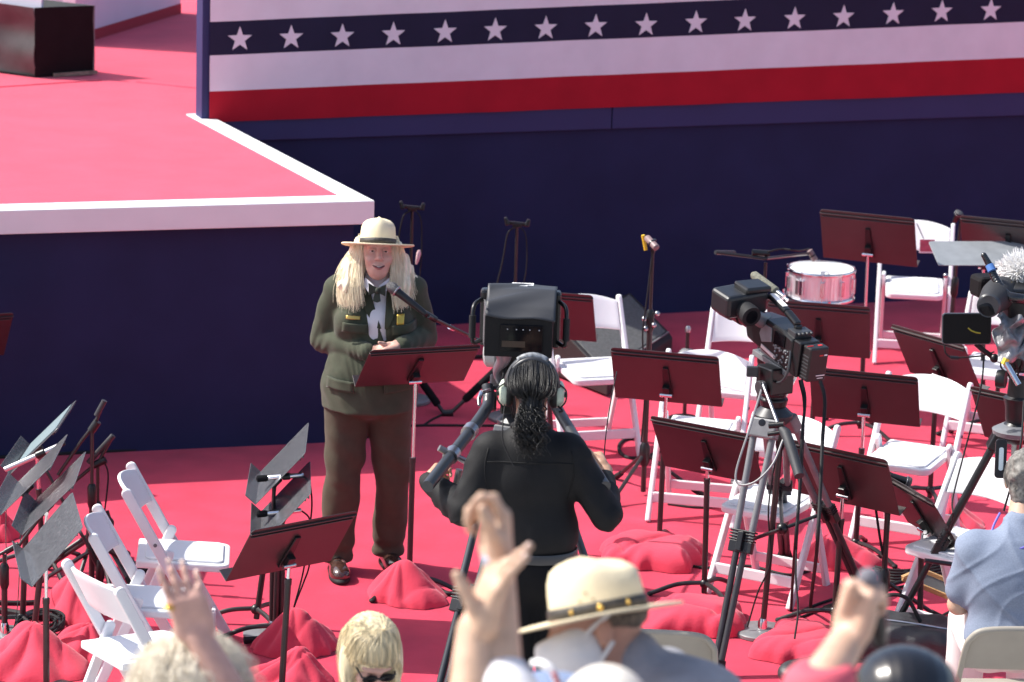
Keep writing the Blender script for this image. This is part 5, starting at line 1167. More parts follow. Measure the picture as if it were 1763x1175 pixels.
m = MB(); tc_ = Vector((.054, -.155, 1.393))
m.prism([(-.004, .012), (-.042, .034), (-.040, -.022), (-.004, -.010), (.004, -.010), (.036, -.026), (.040, .030), (.004, .012)], .012, rot('X', 90), tc_); m.ball(tc_ + Vector((0, -.006, 0)), (.012, .012, .014)); m.prism([(-.010, .0), (-.020, -.045), (.0, -.052), (.016, -.045), (.010, 0)], .010, rot('X', 80), tc_ + Vector((0, .0, -.004)))
m.build('cross_tie', mat('dark_green_tie', (.022, .030, .020), .7), wo_, bevel=.002)
for s in (-1, 1):
    m = MB(); b0 = Vector((.050, -.10, 1.425)); m.add([b0 + Vector((s*.012, -.05, -.012)), b0 + Vector((s*.055, -.01, .018)), b0 + Vector((s*.062, -.018, -.018)), b0 + Vector((s*.034, -.055, -.045))] + [b0 + Vector((s*.012, -.042, -.012)), b0 + Vector((s*.055, -.002, .018)), b0 + Vector((s*.062, -.010, -.018)), b0 + Vector((s*.034, -.047, -.045))], [(0, 1, 2, 3), (7, 6, 5, 4), (0, 4, 5, 1), (1, 5, 6, 2), (2, 6, 7, 3), (3, 7, 4, 0)]); m.build('collar', WSH, wo_)
T = Field(); T.ell((.02, .005, .86), (.20, .145, .12), None, .05)
T.chain([(-.078, .0, .84), (-.094, -.014, .46), (-.118, .010, .065)], [.112, .084, .072], .02); T.chain([(.110, .02, .84), (.138, .047, .47), (.118, .128, .065)], [.110, .084, .072], .02)
T.cut(lambda p: .868 - p[:, 2], .004)
def tdisp(p):
    z = p[:, 2]; e = .0055*np.sin(34*(z + 1.1*p[:, 0]) + 2*np.sin(9*z))*np.exp(-((z - .42)/.26)**2) + .005*wob(p, 18, 21) + .002*wob(p, 50, 22)
    return e + .006*np.sin(70*z)*np.exp(-((z - .09)/.05)**2)
T.disp = tdisp
T.mesh((-.3, -.22, .052), (.34, .32, .89), .0065, 'trousers', TGREEN, wo_)
SHOE = mat('polished_brown_leather', (.055, .026, .020), .16, spec=.8, coat=.6, var=.2, vs=20, bump=.05, bs=60)
def shoe(parent, heel, toe, m=SHOE, s=1.0):
    h, t_ = Vector(heel), Vector(toe); d = (t_ - h).normalized(); R = Matrix((Vector((-d.y, d.x, 0))*-1, d, Vector((0, 0, 1)))).transposed(); L = (t_ - h).length
    F = Field(); P = lambda a, b, c: h + d*a*L + R @ Vector((b, 0, c))
    F.ell(P(.22, 0, .055), (.038*s, .075*s, .055*s), R, .02).ell(P(.62, 0, .036), (.046*s, .10*s, .042*s), R, .03).ell(P(.80, 0, .034), (.045*s, .062*s, .036*s), R, .02).cone(P(.2, 0, .06), P(.16, 0, .12), .038*s, .040*s, .02)
    c = (h + t_)/2; o_ = F.mesh((c.x - .22, c.y - .22, .010), (c.x + .22, c.y + .22, .17), .0055, 'shoe', m, parent)
    F2 = Field(); F2.ell(P(.26, 0, .012), (.042*s, .085*s, .030), R, .02).ell(P(.70, 0, .012), (.050*s, .105*s, .028), R, .03)
    F2.mesh((c.x - .22, c.y - .22, .0005), (c.x + .22, c.y + .22, .024), .005, 'sole', RUB, o_)
    mb = MB()
    for k_ in range(3): a = .46 + .06*k_; mb.tube(smoothline([P(a, -.022, .082 - .02*k_*.5), P(a + .02, 0, .090 - .02*k_*.5), P(a, .022, .082 - .02*k_*.5)], 3), .0028, 5)
    mb.build('laces', RUB, o_, smooth='all'); return o_
shoe(wo_, (-.128, .06, 0), (-.082, -.205, 0)); shoe(wo_, (.100, .185, 0), (.178, -.060, 0))
campaign_hat(wo_, HC + HR @ Vector((0, .006, .036)), HR, 1.0, .083, .096, .170)
HAIRB = mat('blonde_hair', (.83, .73, .53), .5, spec=.4, var=.16, vs=45, stretch=(1, 1, .12), sheen=.3)
H = Field(); H.ell(HC + Vector((0, .035, .0)), (.083, .085, .098), None, .03)
H.chain([(-.028, .0, 1.575), (-.055, -.035, 1.47), (-.075, -.075, 1.390), (-.074, -.095, 1.335)], [.032, .050, .054, .034], .03)
H.chain([(-.03, .03, 1.56), (-.075, .0, 1.45), (-.105, -.02, 1.38), (-.10, -.07, 1.325)], [.04, .050, .040, .028], .03)
H.chain([(.122, .0, 1.575), (.143, -.03, 1.47), (.165, -.070, 1.390), (.178, -.090, 1.335)], [.028, .042, .045, .026], .03)
H.chain([(.12, .03, 1.56), (.17, .0, 1.45), (.215, .0, 1.40)], [.035, .045, .03], .03)
H.cut(f_ell(HC + Vector((.0, -.085, -.03)), (.058, .085, .092), None), .008)
H.disp = lambda p: .0045*np.sin(210*(p[:, 0] + .35*p[:, 1]) + 5*np.sin(11*p[:, 2])) + .004*wob(p, 40, 5)
hr = H.mesh((-.24, -.2, 1.22), (.30, .18, 1.64), .006, 'hair', HAIRB, wo_)
def gl(P): return [Vector(p) for p in P]
GLs = [gl([(-.020, -.055, 1.60), (-.030, -.090, 1.50), (-.022, -.135, 1.40), (-.012, -.155, 1.31)]), gl([(-.030, -.03, 1.60), (-.058, -.075, 1.49), (-.065, -.13, 1.39), (-.055, -.160, 1.285)]),
       gl([(-.034, .0, 1.60), (-.085, -.045, 1.49), (-.110, -.095, 1.39), (-.100, -.135, 1.29)]), gl([(-.03, .03, 1.60), (-.095, -.01, 1.48), (-.132, -.045, 1.39), (-.125, -.085, 1.305)]), gl([(-.02, .06, 1.6), (-.11, .03, 1.48), (-.142, .0, 1.40), (-.145, -.03, 1.335)])]
strands('hair_strands_side', HAIRB, hr, GLs, 1500, .0013, .006, 3, ends=(.66, .98))
GRs = [gl([(.112, -.055, 1.60), (.118, -.090, 1.50), (.120, -.13, 1.40), (.135, -.155, 1.30)]), gl([(.122, -.03, 1.60), (.145, -.075, 1.49), (.160, -.115, 1.39), (.175, -.145, 1.30)]), gl([(.126, .0, 1.6), (.165, -.04, 1.49), (.195, -.065, 1.40), (.21, -.09, 1.33)]), gl([(.12, .04, 1.6), (.175, .01, 1.49), (.215, -.01, 1.42), (.235, -.03, 1.37)])]
strands('hair_strands_side', HAIRB, hr, GRs, 1200, .0013, .006, 4, ends=(.66, 1.0))

# ---------------------------------------------------------------- the camera operator
op = person('man in black shirt with a curly ponytail working the big studio camera', (.08, 12.63, 0))
BSH = mat('black_shirt_cloth', (.0065, .0065, .0075), .7, spec=.30, var=.15, vs=30, bump=.12, bs=220); BTR = mat('black_trousers', (.007, .007, .008), .85, spec=.2, bump=.1, bs=250)
OR = rot('Z', 180) @ rot('X', 6); OC = Vector((.0, .055, 1.675))
B = Field(); q = add_head(B, OC, OR, 1.0); B.cone((.0, .01, 1.47), (.0, .04, 1.60), .062, .056, .02)
B.ell((.0, 0, 1.30), (.16, .10, .22), None, .05).ell((.03, 0, 1.02), (.145, .11, .18), None, .05).cone((-.14, 0, 1.44), (.14, 0, 1.44), .055, .055, .04)
wl_, wr_ = Vector((-.385, .215, 1.255)), Vector((.292, .235, 1.312))
B.chain([(-.17, 0, 1.44), (-.235, -.055, 1.225), wl_], [.05, .043, .029], .03); B.chain([(.17, 0, 1.44), (.288, -.045, 1.225), wr_], [.05, .043, .029], .03)
B.chain([(-.05, .0, .98), (-.06, .01, .52), (-.07, .02, .08)], [.09, .062, .045], .03); B.chain([(.13, .0, .98), (.14, .03, .52), (.15, .04, .08)], [.09, .062, .045], .03)
add_hand(B, wl_, (.25, .80, .12), (1, -.2, -.25), th=-1, s=1.0, curl=(55, 60, 40), spread=1, tdir=(.75, .5, .45)); add_hand(B, wr_, (-.15, .85, .15), (-1, -.2, -.25), th=1, s=1.0, curl=(55, 60, 40), spread=1, tdir=(-.75, .5, .45))
B.mesh((-.5, -.18, 0), (.42, .40, 1.80), .0058, 'body', SK3, op)
S_ = Field(); S_.ell((.0, .0, 1.33), (.178, .118, .20), None, .06).ell((.037, .0, 1.13), (.156, .128, .15), None, .06).cone((-.128, .0, 1.450), (.128, .0, 1.450), .066, .066, .05).cone((0, .0, 1.47), (0, .015, 1.545), .085, .066, .04)
S_.chain([(-.150, 0, 1.440), (-.238, -.06, 1.225), (-.372, .190, 1.252)], [.070, .064, .042], .04); S_.chain([(.150, 0, 1.440), (.292, -.05, 1.225), (.292, .185, 1.290)], [.070, .062, .040], .04)
S_.cut(f_ell((0, .035, 1.575), (.062, .066, .04)), .006)
rdg = lambda a: (1 - np.abs(np.sin(a)))**4
def sdisp(p):
    ax = np.abs(p[:, 0]); arm_ = np.clip((ax - .17)/.06, 0, 1)
    return arm_*(-.008*rdg(15*(p[:, 2]*.9 + 1.2*np.abs(p[:, 0]) - .8*p[:, 1]) + 1.8*wob(p, 10, 8)) + .0015*np.sin(60*(p[:, 2] - .7*np.sign(p[:, 0])*p[:, 0]*-1 + .8*p[:, 1]) + 3*wob(p, 12, 5)) + .004*wob(p, 48, 6)) + (1 - arm_)*(.0045*wob(p, 16, 7) + .005*np.sin(26*p[:, 0] + 5*p[:, 2])*np.clip((1.25 - p[:, 2])/.2, 0, 1))
S_.disp = sdisp
sh_ = S_.mesh((-.5, -.2, 1.055), (.44, .32, 1.60), .0064, 'shirt', BSH, op)
m = MB(); m.tube(smoothline([(-.066, -.01, 1.545), (-.04, -.055, 1.553), (0, -.066, 1.556), (.04, -.055, 1.553), (.066, -.01, 1.545)], 5), .013, 8); m.build('collar', BSH, sh_, smooth='all'); m = MB(); m.tube([trace(S_, (x_/100, -.5, 1.425 - .00002*x_*x_), (0, 1, 0), 1.0) for x_ in range(-16, 17, 2)], .0032, 5); m.build('yoke_seam', BSH, sh_, smooth='all')
for s in (-1, 1):
    m = MB(); m.tube([trace(S_, (s*(.155 + .012*math.sin(k_*.5)), -.5, 1.47 - .024*k_), (0, 1, 0), 1.0) for k_ in range(9)], .003, 5); m.build('sleeve_seam', BSH, sh_, smooth='all')
T = Field(); T.ell((.04, .0, .985), (.152, .126, .13), None, .05).chain([(-.045, .0, .95), (-.058, .01, .52), (-.07, .02, .06)], [.112, .082, .072], .03).chain([(.13, .0, .95), (.14, .03, .52), (.15, .04, .06)], [.112, .082, .072], .03)
T.disp = lambda p: .004*wob(p, 18, 9); T.mesh((-.22, -.2, .05), (.32, .22, 1.066), .009, 'trousers', BTR, op)
m = MB(); m.lathe([(1, 0), (1.02, .004), (1.02, .034), (1, .038)], 48, capb=False, capt=False); m.v = [(x*.150 + .04, y*.124, z + 1.035) for x, y, z in m.v]; m.build('belt', mat('grey_black_belt', (.045, .047, .05), .4), op, smooth='all')
shoe(op, (-.075, -.08, 0), (-.085, .19, 0), RUB); shoe(op, (.15, -.06, 0), (.17, .21, 0), RUB)
HAIRK = mat('black_hair', (.009, .0085, .0085), .46, spec=.45, var=.5, vs=60)
H = Field(); H.ell(OC + Vector((0, -.02, .035)), (.083, .10, .090), None, .02).ell((0, -.075, 1.66), (.05, .035, .05), None, .03).chain([(0, -.09, 1.665), (-.005, -.110, 1.61), (-.008, -.120, 1.55), (-.004, -.120, 1.50)], [.026, .034, .036, .022], .02)
H.cut(f_ell(OC + Vector((0, .095, -.02)), (.075, .08, .10)), .01)
H.disp = lambda p: .0022*np.sin(330*p[:, 0] + 4*np.sin(20*p[:, 2])) + .010*wob(p, 120, 15)*np.clip((1.63 - p[:, 2])/.04, 0, 1)
hk = H.mesh((-.12, -.19, 1.42), (.12, .17, 1.80), .0055, 'hair', HAIRK, op)
gz = [gl([(x*.9, -.075 - .02*math.cos(x*40), 1.66), (x*1.55 - .004, -.130, 1.61), (x*1.8 - .006, -.148, 1.555), (x*1.3 - .004, -.142, 1.485)]) for x in (-.024, -.012, 0, .012, .024)]
strands('ponytail_curls', HAIRK, hk, gz, 420, .0017, .011, 6, curl=.009)
gs = [gl([(x*1.0, .02, OC.z + .125 - abs(x)*.5), (x*1.25, -.065, OC.z + .095 - abs(x)*.45), (x*1.1, -.118, OC.z + .04 - abs(x)*.25), (x*.35, -.108, 1.668)]) for x in (-.075, -.05, -.025, 0, .025, .05, .075)]
strands('combed_back_strands', HAIRK, hk, gs, 300, .0013, .004, 7)
hp = thing('headphones', 'padded black headphones with pale green ear cups on the camera operator', 'headphones', (.08, 12.63 + .04, 1.66))
m = MB(); P = [Vector((.098*math.cos(R_(a)), -.01, .012 + .128*math.sin(R_(a)))) for a in range(10, 171, 8)]
m.tube(P, .012, 8); m.tube([p + Vector((0, .022, 0)) for p in P], .010, 8); m.tube([p + Vector((0, -.02, -.003)) for p in P], .010, 8); m.build('headband', mat('headband_vinyl', (.035, .035, .038), .35, spec=.6), hp, smooth='all')
m = MB(); m.tube([p*1.04 + Vector((0, -.004, .002)) for p in P[6:15]], .0135, 8); m.build('silver_band_print', mat('grey_white_print', (.22, .23, .24), .4, var=.95, vs=45), hp, smooth='all')
for s in (-1, 1):
    m = MB(); m.lathe([(.001, .030), (.022, .029), (.036, .020), (.040, .006), (.039, -.004)], 28, Vector((s*.094, .0, -.0)), rot('Y', 90*s)); m.v = [(x, y*.88, z*1.32) for x, y, z in m.v]; ec = m.build('ear_cup', mat('pale_green_plastic', (.50, .58, .47), .35, spec=.5, var=.06, vs=20), hp, smooth='all')
    m = MB(); m.lathe([(.030, .004), (.041, .002), (.043, -.012), (.034, -.022), (.02, -.024)], 28, Vector((s*.092, .0, -.0)), rot('Y', 90*s)); m.v = [(x, y*.9, z*1.3) for x, y, z in m.v]; m.build('ear_pad', RUB, ec, smooth='all')
    m = MB(); m.tube(smoothline([(s*.100, -.028, .045), (s*.128, -.030, .02), (s*.128, -.030, -.02), (s*.108, -.030, -.048)], 4), .0035, 6); m.ball((s*.122, -.01, .0), .012, nu=10, nv=6); m.build('yoke', BPL, ec, smooth='all')
m = MB(); m.tube(smoothline([(.10, -.03, -.04), (.118, -.04, -.055), (.105, -.04, -.06)], 4), .004, 6); m.build('boom_joint', BPL, hp, smooth='all')
cable('headphone cable dropping from the left ear cup down the black shirt', [Vector((.08 - .1, 12.64, 1.62)), Vector((-.025, 12.56, 1.56)), Vector((-.02, 12.53, 1.50)), Vector((.02, 12.50, 1.42))], .0025, group='headphone lead')

# ---------------------------------------------------------------- seated man in blue at the right
bm_ = person('seated grey haired man in a blue short sleeved shirt and white trousers', (2.03, 13.22, 0))
BLU = mat('blue_chambray', (.21, .25, .335), .8, spec=.2, var=.12, vs=170, bump=.12, bs=300, detail=6); WPT = mat('white_trousers', (.74, .72, .70), .75, bump=.1, bs=200)
BR = rot('Z', 165) @ rot('X', 22); BC = Vector((.035, .14, 1.185))
B = Field(); q = add_head(B, BC, BR, 1.0); B.cone((0, .02, .98), (.025, .11, 1.12), .06, .056, .02); B.ell((0, 0, .80), (.17, .11, .22), None, .05).ell((0, 0, .56), (.17, .13, .12), None, .05).cone((-.16, .02, .94), (.16, .02, .94), .055, .055, .04)
B.chain([(-.18, .02, .93), (-.218, .06, .69), (-.15, .27, .62)], [.052, .045, .03], .03); B.chain([(.195, .02, .93), (.25, .06, .70), (.12, .28, .62)], [.052, .045, .03], .03)
add_hand(B, (-.155, .28, .62), (.5, .7, -.1), (.3, 0, -1), th=1); add_hand(B, (.12, .29, .62), (-.4, .8, -.1), (-.3, 0, -1), th=-1)
B.chain([(-.09, .02, .53), (-.12, .43, .50), (-.13, .45, .08)], [.085, .062, .045], .03); B.chain([(.09, .02, .53), (.12, .43, .50), (.13, .45, .08)], [.085, .062, .045], .03)
B.mesh((-.34, -.2, 0), (.36, .62, 1.33), .0065, 'body', SK2, bm_)
S_ = Field(); S_.ell((0, -.005, .80), (.212, .142, .22), None, .06).ell((0, -.02, .60), (.20, .15, .13), None, .06).cone((-.165, .015, .935), (.165, .015, .935), .072, .072, .06).cone((0, .015, .96), (.01, .04, 1.03), .09, .07, .04)
S_.chain([(-.175, .015, .925), (-.212, .045, .755)], [.070, .066], .04); S_.chain([(.18, .015, .925), (.225, .05, .755)], [.070, .066], .04); S_.cut(f_ell((.02, .08, 1.06), (.066, .07, .045)), .006)
rdg = lambda a: (1 - np.abs(np.sin(a)))**4
S_.disp = lambda p: .004*wob(p, 16, 31) - .007*rdg(13*(p[:, 2] + .75*p[:, 0]) + 1.6*wob(p, 9, 33)) - .005*rdg(17*(p[:, 2] - .8*p[:, 0]) + 2*wob(p, 11, 34)) + .001*wob(p, 70, 32)
S_.mesh((-.36, -.22, .515), (.36, .22, 1.06), .0066, 'shirt', BLU, bm_)
T = Field(); T.ell((0, -.01, .53), (.195, .15, .085), None, .04).chain([(-.10, .02, .53), (-.12, .42, .51), (-.13, .46, .10)], [.105, .085, .075], .03).chain([(.10, .02, .53), (.12, .42, .51), (.13, .46, .10)], [.105, .085, .075], .03); T.disp = lambda p: .004*wob(p, 22, 35)
T.mesh((-.26, -.2, .07), (.26, .58, .66), .009, 'trousers', WPT, bm_)
shoe(bm_, (-.13, .40, 0), (-.14, .66, 0), RUB); shoe(bm_, (.13, .40, 0), (.14, .66, 0), RUB)
HAIRG = mat('grey_hair', (.17, .16, .145), .6, spec=.4, var=.5, vs=70)
H = Field(); H.ell(BC + BR @ Vector((0, .020, .034)), (.086, .104, .098), BR, .02).ell(BC + Vector((-.012, -.05, -.045)), (.062, .05, .06), None, .03); H.cut(f_ell(BC + BR @ Vector((0, -.13, -.05)), (.07, .08, .10), BR), .01)
H.disp = lambda p: .005*wob(p, 90, 41) + .004*wob(p, 180, 42); hg = H.mesh((-.12, -.02, 1.04), (.18, .30, 1.32), .006, 'hair', HAIRG, bm_)
gs = []
for a in range(-80, 261, 20): d = Vector((math.cos(R_(a)), math.sin(R_(a)), 0)); gs.append([BC + Vector((0, -.0, .115)), BC + Vector((d.x*.06, d.y*.07, .095)), BC + Vector((d.x*.088, d.y*.10, .03)), BC + Vector((d.x*.082, d.y*.088 - .01, -.07))])
strands('tousled_strands', HAIRG, hg, [g_[:3] + [g_[2]*.55 + g_[3]*.45] for g_ in gs[9:17]], 220, .0024, .004, 8)
m = MB(); m.tube(smoothline([(-.075, .07, 1.07), (-.105, .03, 1.02), (-.11, -.02, .985), (-.06, -.085, .965), (.02, -.09, .985), (.08, -.05, 1.03), (.11, .03, 1.05)], 6), .0055, 6); m.build('lanyard', mat('violet_lanyard', (.16, .14, .50), .6), bm_, smooth='all')
m = MB(); m.tube(smoothline([(.06, .05, 1.07), (.02, -.045, 1.045), (.10, -.03, 1.055)], 5), .005, 6); m.build('red_cord', REDP, bm_, smooth='all')

# ---------------------------------------------------------------- the front rows, close to the camera
FLOORZ = lambda y: (0 if y > 9.9 else (.28, .56, .84, .95, 1.10, 1.30)[int((9.9 - y)/.95)])
def crowd_body(F, x, y, z, shz, seated, face=1, wide=.19, lean=0):
    """torso and legs of a person facing the stage; F in world axes relative to (x,y,z)"""
    F.ell((0, 0, shz - .17), (wide*.88, .11, .22), None, .06).ell((0, -.01, shz - .42), (wide*.85, .12, .18), None, .06).cone((-wide*.75, .01, shz - .03), (wide*.75, .01, shz - .03), .055, .055, .05)
    hz = shz - .52
    if seated:
        for s in (-1, 1): F.chain([(s*.09, 0, hz), (s*.11, .40, hz), (s*.11, .42, .06)], [.085, .062, .045], .03)
    else:
        for s in (-1, 1): F.chain([(s*.085, 0, hz), (s*.095, .01, hz*.5), (s*.10, 0, .05)], [.09, .062, .045], .03)
def crowd_cloth(F, shz, wide=.19):
    F.ell((0, 0, shz - .17), (wide*1.0, .128, .22), None, .06).ell((0, -.01, shz - .42), (wide*.95, .135, .18), None, .06).cone((-wide*.78, .01, shz - .03), (wide*.78, .01, shz - .03), .068, .068, .05)
JEAN = mat('dark_denim', (.05, .06, .09), .85, bump=.1, bs=250)
def crowd_legs(parent, shz, seated):
    T = Field(); hz = shz - .52; T.ell((0, 0, hz), (.18, .14, .12), None, .05)
    for s in (-1, 1): T.chain([(s*.09, 0, hz), (s*.11, .40, hz), (s*.11, .42, .05)] if seated else [(s*.085, 0, hz), (s*.095, .01, hz*.5), (s*.10, 0, .05)], [.105, .082, .07], .03)
    T.mesh((-.3, -.2, .03), (.3, .56, hz + .16), .014, 'trousers', JEAN, parent)
# ranger in profile, wearing a mask
RY = 7.4; RC = Vector((.207, RY, 2.468)); fz = FLOORZ(RY); rm = person('man in straw ranger hat and white face mask seen in profile, grey shirt', (.34, RY, fz)); ro = Vector(rm.location)
RR = rot('X', -18) @ rot('Z', -88) @ rot('X', 12); rc = RC - ro
B = Field(); q = add_head(B, rc, RR, 1.03, 1.0); sz = 2.345 - fz
B.cone((-.0, .0, sz - .02), rc + Vector((.03, 0, -.05)), .065, .058, .03); crowd_body(B, 0, 0, 0, sz, False, wide=.19)
Zr = rot('Z', -70)
B.chain([(-.02, -.19, sz - .05), (-.10, -.24, sz - .30), (-.30, -.12, sz - .32)], [.05, .043, .03], .03); B.chain([(.03, .19, sz - .05), (-.05, .25, sz - .30), (-.28, .14, sz - .30)], [.05, .043, .03], .03)
add_hand(B, (-.31, -.115, sz - .32), (-1, .3, 0), (0, .2, -1), th=-1); add_hand(B, (-.29, .135, sz - .30), (-1, -.3, 0), (0, -.2, -1), th=1)
B.mesh((-.55, -.35, 0), (.3, .35, rc.z + .16), .0075, 'body', skin('ruddy_skin', (.50, .27, .19)), rm)
GSH = mat('grey_shirt_cloth', (.29, .29, .315), .8, spec=.2, var=.08, vs=25, bump=.1, bs=200)
S_ = Field(); S_.ell((.02, 0, sz - .19), (.145, .205, .23), None, .06).ell((.02, 0, sz - .42), (.15, .19, .2), None, .06).cone((.02, -.16, sz - .045), (.03, .16, sz - .045), .075, .075, .06).cone((.01, 0, sz - .01), (-.045, 0, sz + .055), .085, .070, .03)
S_.cone((-.0, -.185, sz - .06), (-.07, -.235, sz - .22), .078, .08, .04).cone((.03, .185, sz - .06), (-.03, .24, sz - .22), .078, .08, .04); S_.ell((.10, -.06, sz - .10), (.12, .14, .12), None, .05).ell((.085, -.03, sz - .02), (.13, .17, .085), None, .05)
S_.cut(f_ell(rc + Vector((.04, 0, -.10)), (.075, .075, .05)), .006); S_.disp = lambda p: .006*wob(p, 16, 51) + .0025*wob(p, 45, 52); S_.mesh((-.3, -.36, sz - .56), (.32, .36, sz + .12), .008, 'shirt', GSH, rm)
crowd_legs(rm, sz, False); shoe(rm, (-.10, -.12, 0), (-.12, .14, 0), RUB); shoe(rm, (.10, -.12, 0), (.12, .14, 0), RUB)
ht = campaign_hat(rm, rc + RR @ Vector((0, .012, .030)), RR, 1.04, .088, .106, .178)
m = MB()
for a, z in ((0, .017), (.62, .017), (-.62, .017)): m.ball(rc + RR @ (Vector((.088*math.cos(a) + .004, .106*math.sin(a), z + .030))*1.04 + Vector((0, .012, 0))), (.0075, .0075, .008) if a == 0 else (.0045, .0045, .006)); m.build('acorn', GOLD, ht, smooth='all'); m = MB()
m = MB()
for a, z in ((.0, .052), (-.14, .036), (.14, .036)): m.ball(rc + RR @ (Vector((.0855*math.cos(a - .25), .103*math.sin(a - .25), z + .030))*1.04 + Vector((0, .012, 0))), .003, nu=8, nv=5)
m.build('vent_holes', mat('straw_shadow_brown', (.28, .18, .07), .8), ht, smooth='all')
MASK = mat('white_mask_cloth', (.72, .71, .69), .8, bump=.1, bs=150)
Mk = Field(); Mk.ell(rc + RR @ Vector((0, -.038, -.050)), (.086, .082, .086), RR, .02).ell(rc + RR @ Vector((0, -.100, -.035)), (.032, .044, .05), RR, .03); Mk.cut(f_ell(rc + RR @ Vector((0, .060, -.02)), (.10, .085, .14), RR), .006); Mk.cut(f_plane(rc + RR @ Vector((0, -.07, .012)), RR @ Vector((0, .30, -1))), .006)
Mk.disp = lambda p: .0018*wob(p, 70, 55); mk = Mk.mesh(rc - Vector((.2, .15, .2)), rc + Vector((.15, .15, .12)), .005, 'face_mask', MASK, rm)
for s in (-1, 1):
    m = MB(); m.tube(smoothline([rc + RR @ Vector((s*.060, -.050, -.022)), rc + RR @ Vector((s*.076, -.010, .008)), rc + RR @ Vector((s*.086, .028, .030))], 5), .0055, 6); m.tube(smoothline([rc + RR @ Vector((s*.055, -.035, -.095)), rc + RR @ Vector((s*.078, .0, -.06)), rc + RR @ Vector((s*.086, .028, -.03))], 5), .0055, 6); m.build('ear_loop', MASK, mk, smooth='all')

H = Field(); H.ell(rc + RR @ Vector((0, .042, .022)), (.079, .078, .048), RR, .02); H.cut(f_ell(rc + RR @ Vector((0, -.06, -.02)), (.1, .085, .12), RR), .01); H.disp = lambda p: .003*wob(p, 130, 57)
H.mesh(rc - Vector((.14, .14, .08)), rc + Vector((.2, .14, .12)), .006, 'hair', mat('short_grey_brown_hair', (.12, .09, .065), .7, var=.5, vs=90), rm)
# clapping hands above the lower edge
CY = 6.05; cp = person('person clapping with both hands raised high, white sleeve, only arms in view', (.02, 5.72, FLOORZ(5.72))); co = Vector(cp.location); W_ = lambda u, v, y=CY: PY(u, v, y) - co
B = Field(); sz = 2.62 - co.z; crowd_body(B, 0, 0, 0, sz, False, wide=.19)
hc = Vector((0, -.0, sz + .10)); B.cone((0, 0, sz), (0, .0, sz + .05), .055, .055); B.ell((0, .0, sz + .13), (.075, .09, .10), None, .03)
wr1 = W_(858, 968, 6.10); el1 = W_(864, 1190, 5.98); B.chain([(.10, .03, sz - .03), el1 + Vector((0, 0, -.02)), wr1], [.05, .043, .029], .03)
add_hand(B, wr1 + Vector((0, 0, -.005)), W_(853, 870, 6.12) - W_(858, 965, 6.1), (-.75, -.45, -.2), th=1, s=1.08, each=[(28, 50, 40), (55, 65, 45), (68, 75, 45), (75, 80, 45)], spread=0, tdir=(-.35, -.35, .8), tcurl=12)
wr2 = W_(815, 1085, 6.02); el2 = W_(810, 1215, 5.95); B.chain([(-.15, .03, sz - .03), el2, wr2], [.05, .043, .031], .03)
ct_, _ = add_hand(B, wr2, W_(868, 960) - W_(815, 1080), (.85, .30, -.35), th=-1, s=1.12, curl=(8, 14, 12), spread=6, each=[(4, 10, 8), (8, 14, 10), (14, 22, 16), (24, 30, 20)], tdir=W_(742, 985) - W_(800, 1072), tcurl=8)
B.mesh((-.40, -.25, 0), (.34, .62, 2.25), .0055, 'body', SK4, cp); nails(cp, ct_, (.85, .30, -.35))
WHS = mat('white_top_cloth', (.80, .78, .79), .75, var=.04, vs=20)
S_ = Field(); crowd_cloth(S_, sz); S_.chain([(.11, .02, sz - .03), W_(866, 1195, 5.98), W_(864, 1172, 6.0)], [.07, .062, .050], .04); S_.chain([(-.15, .02, sz - .03), Vector((-.15, .02, sz - .03))*.55 + el2*.45], [.07, .058], .04); S_.disp = lambda p: .006*wob(p, 20, 61)
S_.mesh((-.40, -.25, sz - .58), (.34, .45, sz + .40), .009, 'shirt', WHS, cp); crowd_legs(cp, sz, False)
HAIRW = mat('pale_fuzzy_hair', (.78, .71, .58), .7, var=.12, vs=40)
m = MB(); m.lathe([(.024, -.012), (.031, -.008), (.031, .008), (.024, .012)], 20, wr1 + Vector((.0, 0, .004)), capb=False, capt=False); m.build('watch_band', mat('grey_blue_band', (.35, .37, .45), .4, metal=.3), cp, smooth='all')
# person in denim with a white lanyard, seen as one shoulder
dp = person('person in light blue denim with white lanyard, one shoulder in view below the mask', (.10, 6.55, FLOORZ(6.55))); do = Vector(dp.location); sz = PY(925, 1160, 6.55).z - do.z - .055
B = Field(); crowd_body(B, 0, 0, 0, sz, False, wide=.15); B.cone((0, .0, sz - .03), (.02, .10, sz - .08), .05, .05); B.ell((.03, .19, sz - .15), (.07, .085, .09), None, .03)
B.chain([(-.12, 0, sz - .05), (-.15, .02, sz - .32), (-.10, .22, sz - .35)], [.045, .04, .028], .03); B.chain([(.12, 0, sz - .05), (.15, .02, sz - .32), (.10, .22, sz - .35)], [.045, .04, .028], .03); add_hand(B, (-.1, .23, sz - .35), (.3, 1, 0), (0, 0, -1), 1); add_hand(B, (.1, .23, sz - .35), (-.3, 1, 0), (0, 0, -1), -1)
B.mesh((-.26, -.2, 0), (.26, .45, sz + .12), .009, 'body', SK4, dp)
S_ = Field(); crowd_cloth(S_, sz, .15); S_.chain([(-.12, 0, sz - .05), (-.15, .02, sz - .28)], [.065, .06], .04); S_.chain([(.12, 0, sz - .05), (.15, .02, sz - .28)], [.065, .06], .04); S_.disp = lambda p: .005*wob(p, 22, 63); S_.mesh((-.28, -.2, sz - .58), (.28, .2, sz + .10), .009, 'shirt', mat('light_denim', (.20, .26, .40), .8, var=.12, vs=60), dp); crowd_legs(dp, sz, False)
m = MB(); l0 = [PY(918, 1142, 6.50) - do, PY(935, 1143, 6.47) - do, PY(952, 1156, 6.46) - do, PY(962, 1180, 6.46) - do]; m.tube(smoothline(l0, 5), .008, 8); ly = m.build('lanyard', WHT, dp, smooth='all'); m = MB()
